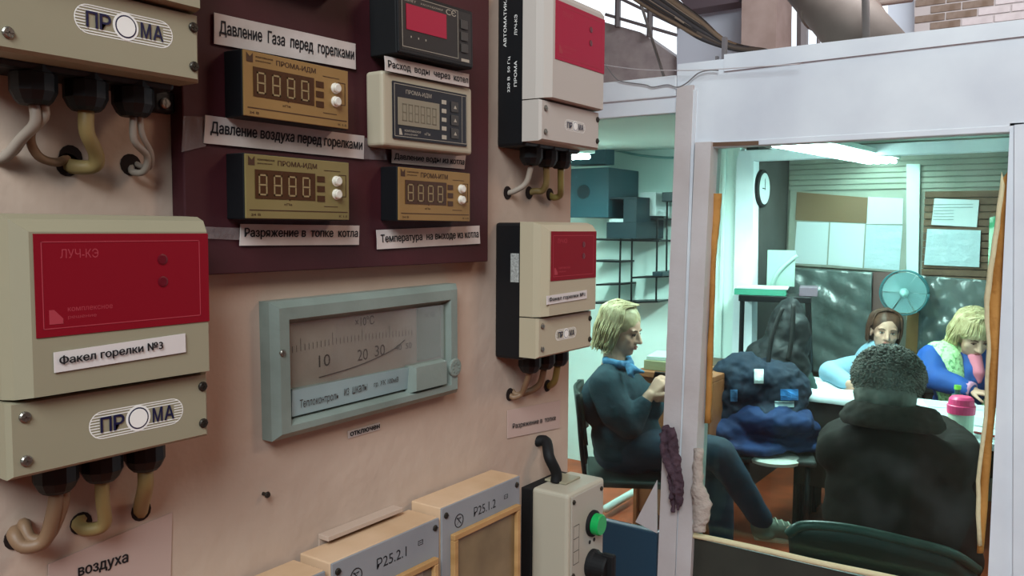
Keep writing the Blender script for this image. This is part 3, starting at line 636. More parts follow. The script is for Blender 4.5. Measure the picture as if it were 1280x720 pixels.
strip('foam_bead', ([(1252, 215), (1241, 300), (1230, 372), (1234, 430), (1230, 520), (1220, 600), (1222, 680)], [(1257, 232), (1248, 300), (1237, 378), (1239, 440), (1235, 520), (1226, 600), (1228, 680)]), YP + .026, .018, foamp, 'pale cream foam bead beside the thick orange strip', 'foam', .001)
strip('foam_bead', ([(868, 560), (866, 620), (868, 664)], [(880, 560), (879, 600), (890, 630), (882, 664)]), YP - .017, .012, mat('lumpy_foam', '#b9aba0', .9, bump=.5, bscale=60), 'lumpy whitish foam low on the post between the windows', 'foam', .003)
pts = [(864, 664), (900, 672), (960, 685), (1020, 698), (1100, 716), (1180, 734), (1240, 748)]
o0 = PY(864, 670, YP - .004)
o = MB().tube([PY(a, b + 4, YP - .004) - o0 + V((0, 0, random.uniform(-.002, .002))) for a, b in pts], .0075, 8, 5).build('sill_foam', foamp, None, True); o.location = o0; tag(o, 'cream foam line along the sill of the big window', 'foam')
# triangular gusset
g0 = PY(822, 664, YP - .002)
o = MB().prism([PY(a, b, YP - .002) - g0 for a, b in ((822, 600), (795, 652), (822, 666))], (0, -.004, 0)).build('corner_gusset', postp); o.location = g0; tag(o, 'small white triangular plate at the foot of the left window', 'plate')
# dark stain plate on the lower panel, small rope
# wires along the header
def wire(name, px, y, r, m, label, cat='cable', n=6):
    p0 = PY(*px[0], y) if not callable(y) else y(0, *px[0]); P = [(PY(a, b, y)) for a, b in px]
    o = MB().tube([p - P[0] for p in P], r, n, 5).build(name, m, None, True); o.location = P[0]; return tag(o, label, cat)
greyc = mat('grey_cable', '#7d7c7c', .5)
wire('cable', [(755, 78), (768, 96), (778, 102), (806, 106), (816, 109), (834, 106), (846, 109), (858, 104), (872, 92), (885, 88), (898, 88)], YP - .012, .0016, greyc, 'grey cable sagging along the header above the left window')
wire('cable', [(755, 81), (800, 87), (860, 88), (905, 86), (1000, 80)], YP - .03, .0012, mat('pale_cable', '#c4bfc0', .5), 'thin pale cable stretched straight above the left window')

# ================================================================ hall seen above the booth
hallw = mat('hall_concrete', '#aba3a1', .8, col2='#93898a', scale=5, bump=.5, bscale=6)
hallwhite = mat('hall_white_wall', '#c9d2de', .7)
YH = 9.0
def hp(px, y=YH): return [PY(a, b, y) for a, b in px]
def hall(name, px, y, th, m, label=None, cat=None, kind=None):
    P = hp(px, y); o = P[0].copy(); ob = MB().prism([p - o for p in P], (0, th, 0)).build(name, m); ob.location = o
    return tag(ob, label, cat, None, kind)
hall('wall_hall_left', [(430, -60), (600, -25), (757, 28), (800, 40), (846, 72), (846, 118), (600, 200), (430, 240)], YH, .3, hallw, kind='structure')
hall('wall_hall_centre', [(846, 12), (940, 2), (940, 110), (846, 118)], YH - .1, .3, hallwhite, kind='structure')
hall('wall_hall_right', [(1110, -60), (1700, -60), (1700, 110), (1110, 110)], YH, .3, hallwhite, kind='structure')
hall('wall_hall_above', [(560, -260), (1750, -260), (1750, -60), (560, -60)], YH, .3, hallw, kind='structure')
hall('hall_girder', [(840, -30), (924, -30), (924, 2), (862, 12), (850, 0)], YH - .5, .25, mat('purple_grey_steel', '#5a4f55', .6), 'dark steel girder end at the top of the hall', 'girder')
hall('hall_column', [(928, -60), (972, -60), (969, 90), (926, 90)], YH - .6, .5, mat('brownish_column', '#a8968f', .8, col2='#8f7c74', scale=3), 'pinkish brown concrete column behind the booth roof', 'column')
# window bars left
wm = mat('window_steel', '#6f6a6c', .5)
def bars(name, segs, y, r, label, cat):
    o = PY(*segs[0][0], y); root = None
    b = MB()
    for i, (a, c) in enumerate(segs):
        b.cyl(PY(*a, y) - o, PY(*c, y) - o, r, n=6)
    ob = b.build(name, wm); ob.location = o; return tag(ob, label, cat)
for seg_, lab in ((((773, -30), (772, 34)), 'upright bar in the hall window nearest the relay box'), (((814, -30), (812, 46)), 'upright bar in the hall window nearest the cables'),
                  (((771, -4), (850, 34)), 'sloping dark rail crossing the left hall window'), (((757, 18), (846, 44)), 'lower thin rail crossing the left hall window')):
    bars('window_bar', [seg_], YH - .15, .035 if 'upright' in lab else .02, lab, 'window bar')
for seg_, lab in ((((987, -62), (987, 62)), 'thin mullion left in the bright hall window'), (((1004, -62), (1003, 60)), 'thick dark mullion in the bright hall window'), (((1025, -62), (1023, 60)), 'thin mullion beside the big duct')):
    bars('window_bar', [seg_], YH - .03, .06 if 'thick' in lab else .02, lab, 'window bar')
# brick wall of the hall, brick by brick
bw = struct('wall_brick', MB().prism(hp([(1143, -60), (1330, -60), (1330, 60), (1143, 60)], YH - .3), (0, .1, 0)), mat('mortar', '#a8a09f', .9))
bA = mat('brown_brick', '#83746a', .8, col2='#665548', scale=9); bB = mat('whitewashed_brick', '#bdb5b6', .8, col2='#aca3a4', scale=9)
a0 = PY(1143, 50, YH - .3); a1 = PY(1330, -40, YH - .3); bwid, bh = .26, .075; row = 0; zz = a0.z; meshes = {}
for key, m_ in (('a', bA), ('b', bB)):
    t = MB().box((0, -.012, 0), (bwid - .012, .01, bh - .012), .003, 1).build('brick', m_); meshes[key] = t.data; bpy.data.objects.remove(t)
xs_split = PY(1185, 20, YH - .3).x
while zz < a1.z:
    x = a0.x - (row % 2) * bwid / 2
    while x < a1.x:
        if x > a0.x - .01:
            bo = bpy.data.objects.new('brick', meshes['a' if x < xs_split + .1 + random.uniform(-.1, .1) else 'b']); link(bo, bw); bo.location = (x, YH - .3 + random.uniform(-.004, .004), zz)
        x += bwid
    zz += bh; row += 1
# duct and pipes
o0 = PD(1075, 60, 6.0)
o = MB().cyl(PD(985, -60, 6) - o0, PD(1105, 80, 5.2) - o0, .20, n=32).lathe(PD(1038, 2, 5.65) - o0, PD(1105, 80, 5.2) - PD(985, -60, 6), [(-.03, .20), (-.03, .215), (.03, .215), (.03, .20)], 32).build('round_duct', mat('duct_grey', '#7f756e', .6, metal=.1, col2='#6b615b', scale=3), None, True); o.location = o0
tag(o, 'large grey round duct slanting down behind the booth roof', 'duct')
o0 = PD(1120, 60, 6.4); o = MB().cyl(PD(1050, -50, 6.6) - o0, PD(1125, 60, 6.4) - o0, .06, n=16).build('brown_pipe', mat('brown_pipe_paint', '#6f625b', .6), None, True); o.location = o0; tag(o, 'narrow brown pipe slanting beside the big duct', 'pipe')
o0 = PD(1083, 60, 4.9); o = MB().cyl(PD(1081, -60, 4.9) - o0, V((0, 0, 0)), .022, n=12).build('upright_pipe', mat('grey_pipe', '#8b8280', .6), None, True); o.location = o0; tag(o, 'thin upright pipe in front of the big duct', 'pipe')
o0 = PD(1110, 14, 6.9); o = MB().cyl(PD(1078, 6, 6.9) - o0, PD(1140, -2, 6.9) - o0, .03, n=10).build('hall_pipe', MATS['brown_pipe_paint'], None, True); o.location = o0; tag(o, 'short level pipe between the duct and the brick wall', 'pipe')
# cable bundle over the booth
cols = [mat('cable_a', '#2b2422', .6), mat('cable_b', '#4c3f38', .6), mat('cable_c', '#6f5a48', .6), mat('cable_d', '#3a3436', .6), mat('cable_e', '#8a7768', .6)]
for i in range(14):
    dx, dyy = random.uniform(-4, 4), (i - 7) * 3.0
    P = [PD(770 + dx, -34 + dyy, 2.62), PD(812 + dx, -6 + dyy, 2.6), PD(845 + dx, 16 + dyy * .8, 2.58), PD(878 + dx * .4, 38 + dyy * .62, 2.55), PD(906 + i * 1.1, 57 + dyy * .25, 2.53), PD(945 + i * 1.5, 66, 2.55), PD(990, 90, 2.6)]
    o = MB().tube([p - P[0] for p in P], .0058 + .0018 * (i % 3), 7, 5).build('cable', cols[i % 5], None, True); o.location = P[0]
    tag(o, 'one of the brown cables bundled in a sagging run over the booth', 'cable', 'bundled cables over the booth')
for a, c, lab in (((797, -8), (830, 96), 'long thin rod leaning down through the cable run'), ((828, -8), (866, 38), 'short pale rod beside the cable bundle')):
    p0 = PD(*c, 2.9); o = MB().cyl(PD(*a, 2.9) - p0, V((0, 0, 0)), .005, n=8).build('metal_rod', mat('rod_grey', '#77706e', .5)); o.location = p0; tag(o, lab, 'rod')
p0 = PY(904, 92, YP + .03); o = MB().box((-.006, 0, -.01), (.004, .015, .09), .001).box((-.022, 0, .0), (-.016, .01, .045)).build('cable_bracket', wm); o.location = p0; tag(o, 'small steel bracket holding the cable bundle on the booth edge', 'bracket')
# hall roof and outer walls
struct('ceiling_hall', MB().box((-6, -5, 4.6), (9, 9.3, 4.7)), hallw)
struct('wall_hall_west', MB().box((-6.2, .5, 0), (-6, 9.3, 4.6)), hallw)
struct('wall_hall_east', MB().box((6, -5, 0), (6.2, 9.3, 4.6)), hallw)
struct('wall_hall_behind', MB().box((-6, -5.2, 0), (9, -5, 4.6)), hallw)

# ================================================================ booth contents
# fluorescent lamps
la, lz = PZ(985, 174, 2.02), PZ(1104, 199, 2.06)
em = mat('lit_tube', '#eefffb', .4, emit=27)
def tubelamp(a, b, label):
    root = empty('fluorescent_lamp', a, label, 'lamp')
    d = b - a; n = d.normalized(); side = n.cross(V((0, 0, 1))).normalized()
    MB().prism([side * .10, side * -.10, side * -.10 + V((0, 0, .025)), side * .10 + V((0, 0, .025))], d).build('fixture', boothwall, root)
    for k in (-.07, -.025, .025, .07): MB().cyl(side * k + V((0, 0, -.018)) + n * .02, d + side * k + V((0, 0, -.018)) - n * .02, .013, n=12).build('tube', em, root, True)
tubelamp(la, lz, 'lit four-tube fluorescent lamp on the booth ceiling seen through the big window')
tubelamp(V((-1.9, 2.9, 1.965)), V((-1.9, 4.1, 2.035)), 'fluorescent lamp on the booth ceiling above the seated woman')

def onwall(name, px, y, th, m, label, cat, proj=PY):
    P = [PY(a, b, y) for a, b in px]; o = P[-1].copy()
    ob = MB().prism([p - o for p in P], (0, th, 0)).build(name, m); ob.location = o; return tag(ob, label, cat)
YW = 5.64
bb_ = onwall('notice_board', [(988, 238), (1137, 243), (1132, 341), (984, 331)], 5.672, .012, farwall, 'large notice board with brown card and white sheets on the far wall', 'notice board')
for px, m, lab in (([(996, 240), (1085, 247), (1084, 279), (994, 275)], cork, 'brown card pinned at the top of the notice board'),
                   ([(996, 277), (1036, 278), (1033, 331), (992, 329)], sheet, 'left white sheet below the brown card'), ([(1038, 278), (1081, 280), (1078, 335), (1035, 331)], sheet, 'second white sheet below the brown card'),
                   ([(1085, 246), (1129, 248), (1128, 280), (1083, 280)], sheet, 'white sheet high at the right of the notice board'), ([(1083, 281), (1128, 282), (1124, 338), (1080, 335)], filmw, 'shiny plastic sleeve low at the right of the notice board')):
    onwall('pinned_sheet', px, 5.668, .003, m, lab, 'sheet')
q = onwall('pinned_sheet', [(1168, 248), (1224, 250), (1221, 284), (1164, 281)], 5.655, .003, sheet, 'white schedule sheet on the brown slats', 'sheet')
l = MB()
for k in range(6): l.box((.01, -.003, .03 + k * .018), (.12 if k < 4 else .22, -.001, .034 + k * .018))
l.build('printed_lines', mat('grey_ink', '#8a9494', .6), q)
onwall('plastic_sleeve', [(1159, 286), (1226, 288), (1224, 334), (1155, 331)], 5.650, .003, filmw, 'shiny clear plastic sleeve on the brown slats under the schedule', 'sleeve')
# plastic film with creases
def film_sheet(px, y, label, amp=.02, seed=1):
    q = [PY(*px[3], y), PY(*px[2], y), PY(*px[1], y), PY(*px[0], y)]; o = q[0].copy(); rnd = random.Random(seed); ph = [(rnd.uniform(4, 15), rnd.uniform(-16, 16), rnd.uniform(0, 6)) for _ in range(7)]
    def f(a, b): return bil(q, a, b) - o + V((0, -amp * sum(abs(math.sin(k[0] * a + k[1] * b + k[2])) for k in ph) / 7, 0))
    ob = MB().grid(f, 44, 44, .001).build('plastic_film', film, None, True); ob.location = o; return tag(ob, label, 'plastic film')
film_sheet([(985, 334), (1092, 340), (1088, 470), (985, 462)], 5.66, 'dark crumpled plastic film hanging below the notice board', .05, 3)
film_sheet([(1152, 344), (1262, 352), (1262, 500), (1145, 490)], 5.62, 'dark crumpled plastic film behind the woman in the green vest', .05, 5)
onwall('brown_plank', [(1090, 340), (1120, 340), (1122, 480), (1088, 480)], 5.67, .03, mat('purple_brown', '#6a4f4c', .6), 'upright purple-brown plank behind the fan', 'plank')
onwall('wooden_stud', [(1134, 392), (1152, 392), (1146, 470), (1130, 470)], 5.64, .03, wood, 'pale wooden stud under the fan', 'stud')
onwall('green_poster', [(1237, 272), (1262, 265), (1262, 410), (1232, 410)], 5.60, .003, mat('pale_green_print', '#b9dcc0', .6, col2='#3f9a6c', scale=14, mix=(.5, .6)), 'pale green patterned poster beside the right foam strip', 'poster')
# fan
fc = PY(1130, 366, 5.45); fan = empty('wall_fan', faceM(fc), 'round teal fan on the far wall above the seated women', 'fan')
tealf = mat('teal_blade', '#759da0', .4); b = MB()
b.tube([(.133 * math.cos(k * math.pi / 16), .133 * math.sin(k * math.pi / 16), .02) for k in range(33)], .004, 6, 1).tube([(.133 * math.cos(k * math.pi / 16), .133 * math.sin(k * math.pi / 16), -.03) for k in range(33)], .004, 6, 1)
b.build('guard_ring', mat('teal_ring', '#356f75', .4), fan, True)
for k in range(6):
    a0_ = k * math.pi / 3
    MB().grid(lambda s, t, a0_=a0_: V(((.022 + .100 * t) * math.cos(a0_ + s * 1.02), (.022 + .100 * t) * math.sin(a0_ + s * 1.02), -.012 + .012 * s)), 8, 5, .002).build('blade', tealf, fan)
MB().lathe((0, 0, -.03), (0, 0, 1), [(0, .03), (.04, .026), (.052, .014), (.055, .006)], 20).build('hub', mat('pale_hub', '#a7d3cf', .4), fan, False)
for k in range(48):
    if k == 0: b = MB()
    a_ = k * math.pi / 24; b.cyl((.02 * math.cos(a_), .02 * math.sin(a_), .026), (.133 * math.cos(a_), .133 * math.sin(a_), .02), .0007, n=4)
b.build('guard_wires', tealf, fan)
MB().box((-.02, -.02, -.20), (.02, .02, -.03), .004).build('mount', MATS['teal_ring'], fan)
# clock on dark side wall
ck = PX(949, 236, -1.213); ckr = empty('wall_clock', wallM((-1.214, ck.y, ck.z)), 'round wall clock with white dial on the dark side wall', 'clock')
MB().lathe((0, 0, 0), (0, 0, 1), [(0, .115), (.03, .115), (.035, .10)], 28).build('case', blacksoft, ckr)
MB().lathe((0, 0, .0352), (0, 0, 1), [(0, .095), (.001, .095)], 28).build('dial', sheet, ckr)
MB().box((-.003, -.01, .037), (.003, .06, .038)).box((-.05, -.003, .037), (.01, .003, .038)).build('hands', inkk, ckr)
# wooden wainscot / cabinet at the foot of the pale wall
wc = V((-1.62, 4.70, 0)); o = empty('wooden_cabinet', wc, 'brown wooden cabinet against the pale wall behind the post', 'cabinet')
ctop = PD(895, 462, 4.9).z
MB().box((0, 0, 0), (.30, .28, ctop), .004).build('body', mat('cabinet_wood', '#8a5636', .5, col2='#74442a', scale=8), o)
MB().box((-.01, -.012, ctop), (.31, .28, ctop + .02), .003).build('top', mat('cabinet_top', '#5f4632', .5), o)
MB().box((.01, -.008, .06), (.29, 0, ctop - .02), .002).build('door', MATS['cabinet_wood'], o)
# rack with folders
rk = empty('black_rack', PD(970, 366, 4.95) * 1, 'black metal rack holding green folders behind the pile of coats', 'rack'); rz = rk.location.z; rk.location.z = 0
rk.rotation_euler.z = .25
b = MB().box((-.20, -.15, rz - .045), (.20, .15, rz - .01), .003); b.build('shelf', blackm, rk)
for i, (x_, y_, x2) in enumerate(((-.18, -.13, -.18), (.18, -.13, .25), (-.18, .13, -.18), (.18, .13, .25))): MB().cyl((x2, y_, 0), (x_, y_, rz - .04), .014, n=8).build('leg', blackm, rk)
MB().box((-.18, .125, .5), (.22, .14, .53)).build('cross_bar', blackm, rk)
for i, (m_, lab, dz_, dxx, hh) in enumerate(((mat('green_folder', '#3e8a72', .5), 'green folder lying on the black rack', 0, -.02, .035), (sheet, 'white papers on top of the green folder', .036, -.01, .012), (mat('mauve_folder', '#6d5a66', .5), 'mauve folder at the right end of the black rack', 0, .0, 0))):
    if i == 2: p = rk.location + V((.12, .06, rz - .009)); o = MB().box((0, -.1, 0), (.10, .1, .05), .002).build('folder', m_)
    else: p = rk.location + V((-.19 + dxx, -.1, rz - .009 + dz_)); o = MB().box((0, -.08, 0), (.29 - .1 * (i == 0) * 0, .10, hh), .002).build('folder', m_)
    o.location = p; o.rotation_euler.z = .25; tag(o, lab, 'folder')
fr = PD(976, 344, 5.05)
o = MB().box((-.08, 0, 0), (.08, .012, .22), .002).tube([(-.05, -.008, .0), (-.02, -.012, .08), (.04, -.01, .15), (.09, -.004, .19)], .012, 8, 5).build('leaning_chart', mat('pale_green_chart', '#9fb8ae', .5)); o.location = (fr.x, fr.y, rz + .03); o.rotation_euler = (.12, 0, .3); tag(o, 'pale greenish chart leaning behind the folders', 'chart')

# shelves and cases at the left
sh = PY(790, 378, 4.80); rr = empty('wire_shelf', V((sh.x, 4.8, 0)), 'black wire wall shelf behind the blonde seated woman', 'shelf')
def SP(px, py, y=4.8): return PY(px, py, y) - rr.location
for a, c, nm in (((776, 290), (774, 380), 'upright'), ((790, 298), (789, 380), 'upright'), ((822, 270), (820, 378), 'upright'), ((834, 245), (833, 345), 'upright')):
    MB().cyl(SP(*a), SP(*c), .006, n=6).build(nm, blackm, rr)
for a, c in (((735, 298), (824, 300)), ((745, 355), (778, 354)), ((790, 346), (836, 344)), ((735, 378), (822, 376)), ((795, 272), (845, 273)), ((738, 325), (776, 326))):
    P = SP(*a); Q = SP(*c); MB().prism([P, Q, Q + V((0, 0, -.012)), P + V((0, 0, -.012))], (0, .19, 0)).build('shelf_board', blackm, rr)
def case(px, y, dep, m, label, cat, name):
    a = PY(px[0], px[3], y); c = PY(px[2], px[1], y); o = MB().box((0, 0, 0), (c.x - a.x, dep, c.z - a.z), .004).build(name, m); o.location = a; return tag(o, label, cat)
c1 = case((708, 184, 757, 207), 4.62, .12, teal, 'small teal loudspeaker, topmost of the stack on the left', 'speaker', 'loudspeaker')
c2 = case((712, 209, 761, 272), 4.58, .41, teal, 'large teal loudspeaker box under the small one', 'speaker', 'loudspeaker')
for o in (c1, c2):
    bx = o.dimensions; MB().lathe((o.data.vertices[0].co.x * 0 + .10, -.001, .08 if o is c1 else .16), (0, -1, 0), [(0, .045), (.004, .045), (.005, .035)], 20).build('speaker_cone', dkteal, o)
c3 = empty('dark_cabinet', PY(758, 298, 4.60), 'open black cabinet with white papers on the wire shelf', 'cabinet'); a = c3.location; c = PY(796, 246, 4.60) - a
for A_, B_, nm in (((0, 0, 0), (c.x, .39, .10), 'lower_body'), ((0, 0, c.z - .012), (c.x, .39, c.z), 'top'), ((c.x - .09, 0, .10), (c.x, .39, c.z - .012), 'side_panel'), ((0, .38, .10), (c.x - .09, .39, c.z - .012), 'back_panel')):
    MB().box(A_, B_, .002).build(nm, dkteal, c3)
o = MB().box((0, 0, 0), (.11, .14, .02), .002).build('paper_stack', sheet); o.location = a + V((.005, .02, .101)); tag(o, 'small stack of white papers inside the black cabinet', 'papers')
case((827, 240, 844, 252), 4.75, .24, dkteal, 'small black box on the upper shelf behind the post', 'box', 'small_box')
case((800, 240, 820, 270), 4.78, .21, sheet, 'white carton on the wire shelf', 'carton', 'carton'); case((795, 277, 806, 297), 4.78, .21, sheet, 'small white carton on the lower wire shelf', 'carton', 'carton')
wire('round_cable', [(762, 186), (780, 190), (800, 194), (830, 197), (845, 197)], 4.95, .008, mat('pale_teal_pipe', '#6f9c9a', .5), 'thin pipe curving along the top of the pale wall', 'pipe')
case((815, 340, 828, 345), 4.70, .29, dkteal, 'tiny dark tray on the lowest wire shelf', 'tray', 'tray')
# desk beside woman A
dk = PD(835, 462, 4.4); o = empty('small_desk', V((dk.x - .17, dk.y - .05, 0)), 'small wooden desk in front of the blonde woman, behind the window post', 'desk')
MB().box((0, 0, .84), (.42, .40, .87), .003).build('top', MATS['cabinet_wood'], o)
for x_ in (.0, .40): MB().box((x_, .01, 0), (x_ + .02, .39, .84), .002).build('side_panel', MATS['cabinet_wood'], o)
MB().box((.02, .03, .10), (.40, .045, .84), .002).build('front_panel', MATS['cabinet_wood'], o)
o2 = MB().box((0, 0, 0), (.20, .26, .05), .002).build('book', mat('tan_book', '#7d7a5c', .6)); o2.location = o.location + V((.03, .05, .871)); tag(o2, 'thick tan ledger lying on the small desk', 'book')
o3 = MB().box((0, 0, 0), (.18, .24, .02), .002).build('book', mat('grey_book', '#a6b2ac', .6)); o3.location = o.location + V((.04, .06, .922)); o3.rotation_euler.z = .2; tag(o3, 'pale grey notebook on top of the tan ledger', 'book')

# table(s)
tw = mat('white_cloth', '#d6e4e6', .6); td = mat('dark_table_side', '#26251c', .6)
t1 = empty('side_table', V((-.80, 4.52, 0)), 'dark table with a white covered top at the left of the women', 'table')
MB().box((0, 0, .725), (.56, .55, .745), .002).build('tabletop', td, t1); MB().box((.015, .02, .25), (.545, .04, .725)).build('front_panel', td, t1); MB().box((.01, .02, 0), (.03, .53, .725)).build('side_panel', td, t1); MB().box((.53, .02, 0), (.55, .53, .725)).build('side_panel', td, t1)
rn = random.Random(4)
o = MB().grid(lambda a, b: V((-.02 + .56 * a, -.02 + .5 * b, .006 + .012 * math.sin(a * 13 + b * 4) * math.sin(b * 9) - (.05 * max(0, .06 - b) / .06))), 24, 18, .003).build('tablecloth', tw, None, True); o.location = (-.80, 4.52, .758); tag(o, 'crumpled white cloth covering the dark side table', 'tablecloth')
t2 = empty('meeting_table', V((-.24, 3.90, 0)), 'white-topped meeting table in front of the women', 'table')
MB().box((0, 0, .72), (1.15, .85, .75), .003).build('tabletop', tw, t2); MB().box((.02, .03, .60), (1.13, .05, .72)).build('apron', td, t2)
for x_ in (.02, 1.09):
    for y_ in (.03, .78): MB().box((x_, y_, 0), (x_ + .04, y_ + .04, .72), .002).build('leg', td, t2)
for i, (px, rot, lab) in enumerate((((1190, 506), .3, 'sheet of paper on the meeting table before the woman in the vest'), ((1228, 528), -.2, 'sheet of paper on the meeting table near the right foam strip'), ((1165, 515), .1, 'sheet of paper partly behind the man at the meeting table'))):
    p = PZ(*px, .752 + i * .001); o = MB().box((-.12, -.09, 0), (.12, .09, .0008)).build('paper_sheet', sheet); o.location = p; o.rotation_euler.z = rot; tag(o, lab, 'paper')
# mug with pink lid
mp_ = PZ(1200, 542, .7525); mg = empty('lidded_jar', mp_, 'pale jar with a bright pink lid on the meeting table', 'jar')
d_ = (mp_ - CAM).dot(FW); s_ = d_ / F
MB().lathe((0, 0, 0), (0, 0, 1), [(0, 13 * s_), (2 * s_, 14.5 * s_), (26 * s_, 15 * s_)], 24).build('body', mat('pale_jar', '#c6dcc8', .3), mg, False)
MB().lathe((0, 0, 26 * s_), (0, 0, 1), [(0, 16 * s_), (10 * s_, 16.5 * s_), (11 * s_, 15 * s_), (18 * s_, 14 * s_), (21 * s_, 11 * s_)], 24).build('lid', mat('pink_plastic', '#e8437c', .35), mg, False)
p = PZ(1218, 540, .756); o = MB().cyl((0, 0, 0), (.09, -.06, .004), .005, n=8).build('red_pen', mat('red_pen_plastic', '#a3252c', .4)); o.location = p; tag(o, 'red pen on the table beside the pink-lidded jar', 'pen')
p = PZ(1196, 508, .7525); o = MB().lathe((0, 0, 0), (0, 0, 1), [(0, .026), (.06, .026), (.065, .012), (.085, .012)], 16).build('small_bottle', mat('dark_bottle', '#1d3a38', .3)); o.location = p; tag(o, 'small dark bottle with green cap before the woman in the vest', 'bottle')
MB().lathe((0, 0, .086), (0, 0, 1), [(0, .016), (.02, .016)], 16).build('cap', mat('lime_cap', '#6fae3a', .4), o)

# ================================================================ people
DEP = bpy.context.evaluated_depsgraph_get
def blob(name, mb, m, parent=None, vox=.012, smooth=6, noise=0, nscale=.05):
    me = bpy.data.meshes.new(name); mb.b.to_mesh(me); mb.b.free(); o = bpy.data.objects.new(name, me); COL.objects.link(o)
    r = o.modifiers.new('r', 'REMESH'); r.mode = 'VOXEL'; r.voxel_size = vox
    if smooth: s = o.modifiers.new('s', 'SMOOTH'); s.iterations = smooth; s.factor = .5
    if noise:
        tx = bpy.data.textures.new('n', 'CLOUDS'); tx.noise_scale = nscale; d = o.modifiers.new('d', 'DISPLACE'); d.texture = tx; d.strength = noise; d.mid_level = .5; d.texture_coords = 'LOCAL'
    bpy.context.view_layer.update()
    me2 = bpy.data.meshes.new_from_object(o.evaluated_get(DEP())); bpy.data.objects.remove(o); bpy.data.meshes.remove(me)
    me2.name = name; me2.materials.clear(); me2.materials.append(m)
    for p in me2.polygons: p.use_smooth = True
    return link(bpy.data.objects.new(name, me2), parent)
def limb(b, P, R, n=16):
    for i in range(len(P) - 1):
        a, c = V(P[i]), V(P[i + 1]); b.cyl(a, c, R[i], R[i + 1], n)
    for p, r in zip(P, R): b.ball(p, r, sub=2)
    return b
def frameM(f, u):   # columns: x=right of the head, y=forward, z=up
    f = V(f).normalized(); u = (V(u) - f * V(u).dot(f)).normalized(); r = f.cross(u)
    return Matrix(((r.x, f.x, u.x, 0), (r.y, f.y, u.y, 0), (r.z, f.z, u.z, 0), (0, 0, 0, 1)))
def head_parts(b, c, M, s=1):
    """adds skull, jaw, nose, brow, ears, lips to b; c = centre of head"""
    def T(x, y, z): return c + (M @ V((x * s, y * s, z * s)))
    b.ball(T(0, -.008, .035), (.076 * s, .094 * s, .085 * s), M, 3)
    b.ball(T(0, .030, -.030), (.062 * s, .058 * s, .078 * s), M, 3)
    b.ball(T(0, .055, -.085), (.030 * s, .026 * s, .022 * s), M)          # chin
    for k in (-1, 1):
        b.ball(T(k * .040, .055, -.018), (.024 * s, .022 * s, .024 * s), M)  # cheek
        b.ball(T(k * .030, .072, .028), (.026 * s, .014 * s, .008 * s), M)   # brow
        b.ball(T(k * .078, -.004, -.008), (.010 * s, .020 * s, .032 * s), M) # ear
        b.ball(T(k * .010, .095, -.028), (.009 * s, .011 * s, .008 * s), M)  # nostril wing
    limb(b, [T(0, .084, .018), T(0, .098, -.008), T(0, .107, -.024)], [.009 * s, .010 * s, .012 * s], 8)
    b.ball(T(0, .083, -.056), (.022 * s, .010 * s, .011 * s), M)
    return T
def face(root, T, M, s=1, skin=None, closed=False):
    for k in (-1, 1):
        MB().ball(T(k * .030, .076, .006), (.0125 * s, .008 * s, .0055 * s if not closed else .004 * s), M).build('eye', mat('eye_white', '#d8d4cc', .3) if not closed else mat('eyelid', '#8d6654', .6), root, True)
        MB().ball(T(k * .030, .083, .006), (.0055 * s, .003 * s, .0052 * s), M).build('iris', mat('iris_dark', '#2b2019', .3), root, True)
        MB().tube([T(k * .014, .086, .024), T(k * .030, .086, .030), T(k * .047, .076, .026)], .0028 * s, 6).build('eyebrow', mat('brow_brown', '#5a4030', .8), root, True)
        MB().tube([T(k * .017, .082, .008), T(k * .030, .086, .0125), T(k * .044, .078, .008)], .0016 * s, 6).build('eyelash', mat('lash', '#2a1c14', .8), root, True)
    MB().ball(T(0, .091, -.052), (.020 * s, .005 * s, .0045 * s), M).ball(T(0, .090, -.061), (.016 * s, .006 * s, .0055 * s), M).build('lips', mat('lip_pink', '#a85a54', .5), root, True)
def hand(b, wrist, d, n, curl=.5, s=1, mirror=1):
    """palm and five fingers. d = towards the fingers, n = palm normal (side fingers curl to)"""
    d = V(d).normalized(); n = (V(n) - d * V(n).dot(d)).normalized(); w = d.cross(n) * mirror
    P = lambda a, c, e: V(wrist) + (d * a + w * c + n * e) * s
    for k in range(4): limb(b, [P(.0, -.012 + .008 * k, 0), P(.085, -.030 + .020 * k, 0)], [.014 * s, .0125 * s], 8)
    for k, L in enumerate((.072, .082, .077, .060)):
        a = P(.085, -.030 + .020 * k, 0); dirs = d; pts = [a]; ang = 0
        for j, f in enumerate((.45, .32, .23)):
            ang += curl * (.8 if j else .6); v = d * math.cos(ang) + n * math.sin(ang) + w * (-.06 + .04 * k); pts.append(pts[-1] + v * L * f * s)
        limb(b, pts, [.0095 * s, .0085 * s, .0078 * s, .0068 * s], 8)
    th = [P(.018, -.030, .004), P(.048, -.052, .014), P(.075, -.060, .026), P(.094, -.058, .038)]
    limb(b, th, [.014 * s, .011 * s, .0095 * s, .008 * s], 8)
